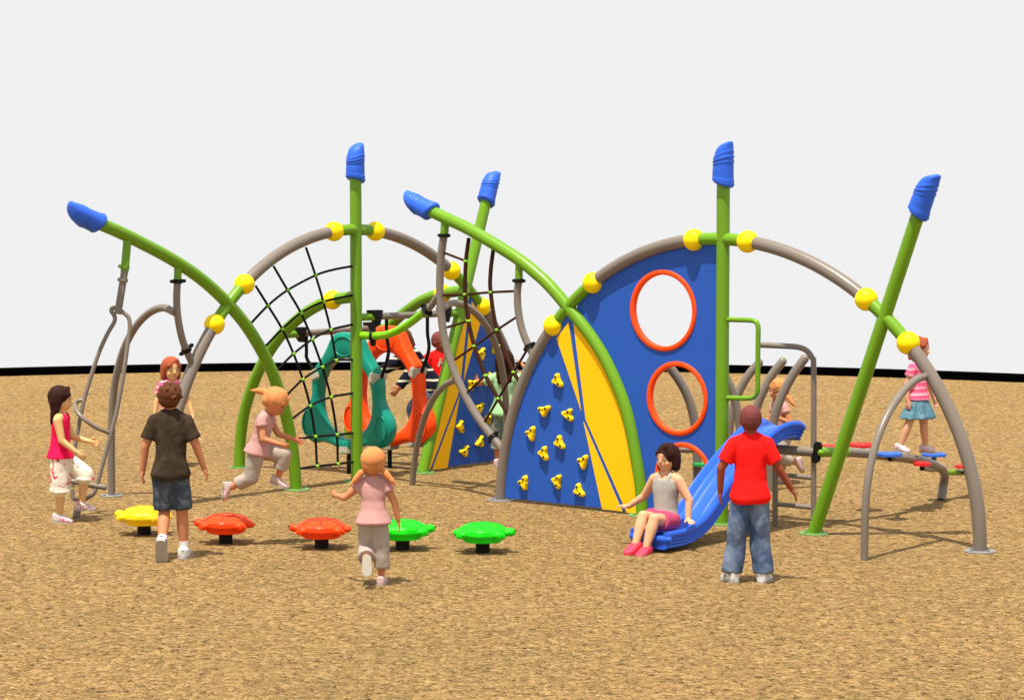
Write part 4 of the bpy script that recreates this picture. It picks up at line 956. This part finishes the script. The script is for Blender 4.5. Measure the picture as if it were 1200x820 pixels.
# boy in striped sweater, leaning left behind the orange ring
person('boy in navy striped sweater leaning through behind the orange ring', ground(494, 521.5), 200, 1.38, .165,
    dict(torso=(.60, -.10, .95), arm_l=[(.35, .2, -1), (.75, .1, -.8)], arm_r=[(.85, .3, -.5), (.95, -.1, -.45)], leg_l=[(.75, 0, -.9), (-.25, 0, -1)], leg_r=[(.55, 0, -1), (-.20, 0, -1)], head_up=(.45, 0, 1), head_yaw=25),
    dict(skin='tan', hair='bob', hair_col='brown', top=dict(name='sweater', mat=SWT, sleeve=2, hem=-.08, wr=.008), bottom=dict(name='trousers', kind='pants', mat=JEANS, len=1.9, loose=.008, wr=.008), shoe=SHOE_SP, bulk=1.3))
# boy in red with letter
p7 = person('boy in red lettered tee standing behind the striped-sweater boy', ground(508, 517), -72, 1.20, .175,
    dict(arm_l=[(.0, .3, -1), (.2, .1, -1)], arm_r=[(.0, .3, -1), (.2, .1, -1)], leg_l=[(.0, .08, -1), (0, 0, -1)], leg_r=[(.0, .08, -1), (0, 0, -1)], head_yaw=34),
    dict(skin='dark', hair='crop', hair_col='crop', top=tee(REDT, sleeve=.7, hem=-.08, loose=.006), bottom=dict(name='jeans', kind='pants', mat=JEANS, len=1.95, loose=.010, flare=.010, wr=.01), shoe=SHOE_SP, shoulder=.11))
# girl in mint at the far wall
person('girl with long dark hair in mint tee reaching up at the far climbing wall', ground(597, 547.5), 78, 1.17, .185,
    dict(arm_l=[(.15, 1.0, -.30), (.3, .35, 1)], arm_r=[(.25, .95, .15), (.1, -.75, .75)], leg_l=[(.08, .1, -1), (0, 0, -1)], leg_r=[(-.05, .02, -1), (-.04, 0, -1)], head_yaw=25),
    dict(skin='warm', hair='long', hair_col='dark', top=tee(GRT, sleeve=.55, hem=-.10, flare=.05), bottom=dict(name='jeans', kind='pants', mat=GJ, len=1.5, loose=.010, flare=.006, wr=.01), shoe=SHOE_G, shoulder=.098))
# girl sitting on the slide
SEAT = U2w(slide_s + SS - .02, 1.38, .125)
g9 = person('dark-haired girl in grey tank top and pink shorts sitting on the slide foot', SEAT, -124, 1.16, .185,
    dict(torso=(-.06, 0, 1), arm_r=[(-.10, .70, -1), (.30, .75, -.55)], arm_l=[(-.05, .62, -1), (.30, .10, -1)], hand_r=(.5, .9, .05), hand_l=(.6, .8, -.1), palm=(0, 0, -1), leg_l=[(1, -.02, .20), (.48, -.06, -1), (1, .05, -.05)], leg_r=[(1, .02, .25), (.60, -.02, -1), (1, .05, -.05)], head_yaw=-6),
    dict(skin='light', hair='bob', hair_col='dark', top=dict(name='tank_top', mat=GRY, tank=1, hem=.03, flare=.0, wr=.005), bottom=dict(name='shorts', kind='pants', mat=PSH, len=.62, loose=.006, flare=.006), shoe=SHOE_P, sole=SHOE_P, shoulder=.094, foot=.168, bulk=1.08), anchor='seat')
# boy in red, standing
person('boy with cropped hair in plain red tee and washed jeans seen from behind', ground(876, 682), 88, 1.29, .160,
    dict(torso=(.0, 0, 1), arm_l=[(-.05, .55, -1), (.16, .02, -1)], arm_r=[(-.02, .52, -1), (.20, .62, -1)], leg_l=[(.02, .13, -1), (-.02, .12, -1), (1, .45, 0)], leg_r=[(.02, .05, -1), (-.02, .10, -1), (1, .35, 0)], head_yaw=0),
    dict(skin='dark', hair='crop', hair_col='crop', top=tee(REDT, sleeve=.72, hem=-.12, loose=.003, wr=.008), bottom=dict(name='jeans', kind='pants', mat=JEANS, len=1.95, loose=.004, flare=.014, wr=.012), shoe=SHOE_SP, shoulder=.090, bulk=.97), anchor='mid')
# girl running behind the ladder
person('blond girl in pale pink tee running behind the grey ladder', ground(914, 566), 205, 1.0, .205,
    dict(torso=(.12, 0, 1), arm_l=[(-.2, .45, -1), (.75, -.5, .35)], arm_r=[(.2, .3, -1), (.8, .0, .1)], leg_r=[(.02, 0, -1), (-.04, 0, -1)], leg_l=[(.35, .1, -1), (-1, 0, -.35), (-.2, 0, -1)], head_yaw=10),
    dict(skin='warm', hair='pigtails', hair_col='blond', top=tee(PINKT, sleeve=.35, hem=-.06, flare=.05), bottom=dict(name='capri_trousers', kind='pants', mat=BEIGE, len=1.62, loose=.010, flare=.008, wr=.008), shoe=SHOE_G, shoulder=.088), anchor='r')
# girl on the balance pads
q = at(1050, 530, 21.6)
person('auburn-haired girl in pink striped tee and denim skirt stepping along the blue pads', Vector((at(1070, 520, 22.0).x, 22.0, 0)), -42, 1.02, .20,
    dict(torso=(.0, 0, 1), arm_r=[(-.25, .25, -1), (.15, .1, -1)], arm_l=[(.1, .3, -1), (.4, .1, -1)], leg_l=[(.06, .12, -1), (.04, .10, -1)], leg_r=[(-.10, .34, -1), (-.26, .24, -1)], head_yaw=10),
    dict(skin='light', hair='bob', hair_col='red', top=tee(STR, sleeve=.5, hem=.0), bottom=dict(name='skirt', kind='skirt', mat=DEN, len=.18), shoe=SHOE_W, shoulder=.09), anchor='mid', lift=.50)
# letter on the red tee
def letter(T, txt, size, m):
    fr = T.frame; cu = bpy.data.curves.new('t', 'FONT'); cu.body = txt; cu.size = size; cu.align_x = 'CENTER'; cu.align_y = 'CENTER'; cu.extrude = .002; cu.offset = .004
    o = bpy.data.objects.new('t', cu); COL.objects.link(o); dg = bpy.context.evaluated_depsgraph_get(); me = bpy.data.meshes.new_from_object(o.evaluated_get(dg))
    c = fr['pel'] + fr['T_'] * (fr['shc'] - fr['pel']).length * .74; r = .084 * fr['h']; d0 = .072 * fr['h'] + .004; vs = []
    ca, sa = math.cos(-.25), math.sin(-.25)
    for q in me.vertices:
        x, y = q.co.x * ca - q.co.y * sa, q.co.x * sa + q.co.y * ca; a = x / r
        vs.append(c + fr['sl'] * (math.sin(a) * r) + fr['fs'] * (d0 * math.cos(a) + q.co.z) + fr['T_'] * y)
    mb = MB(); mb.add(vs, [tuple(p.vertices) for p in me.polygons], False); bpy.data.objects.remove(o); bpy.data.meshes.remove(me); T.part('shirt_print', mb, m, local=True)
letter(p7, 'H', .13, M['white'])
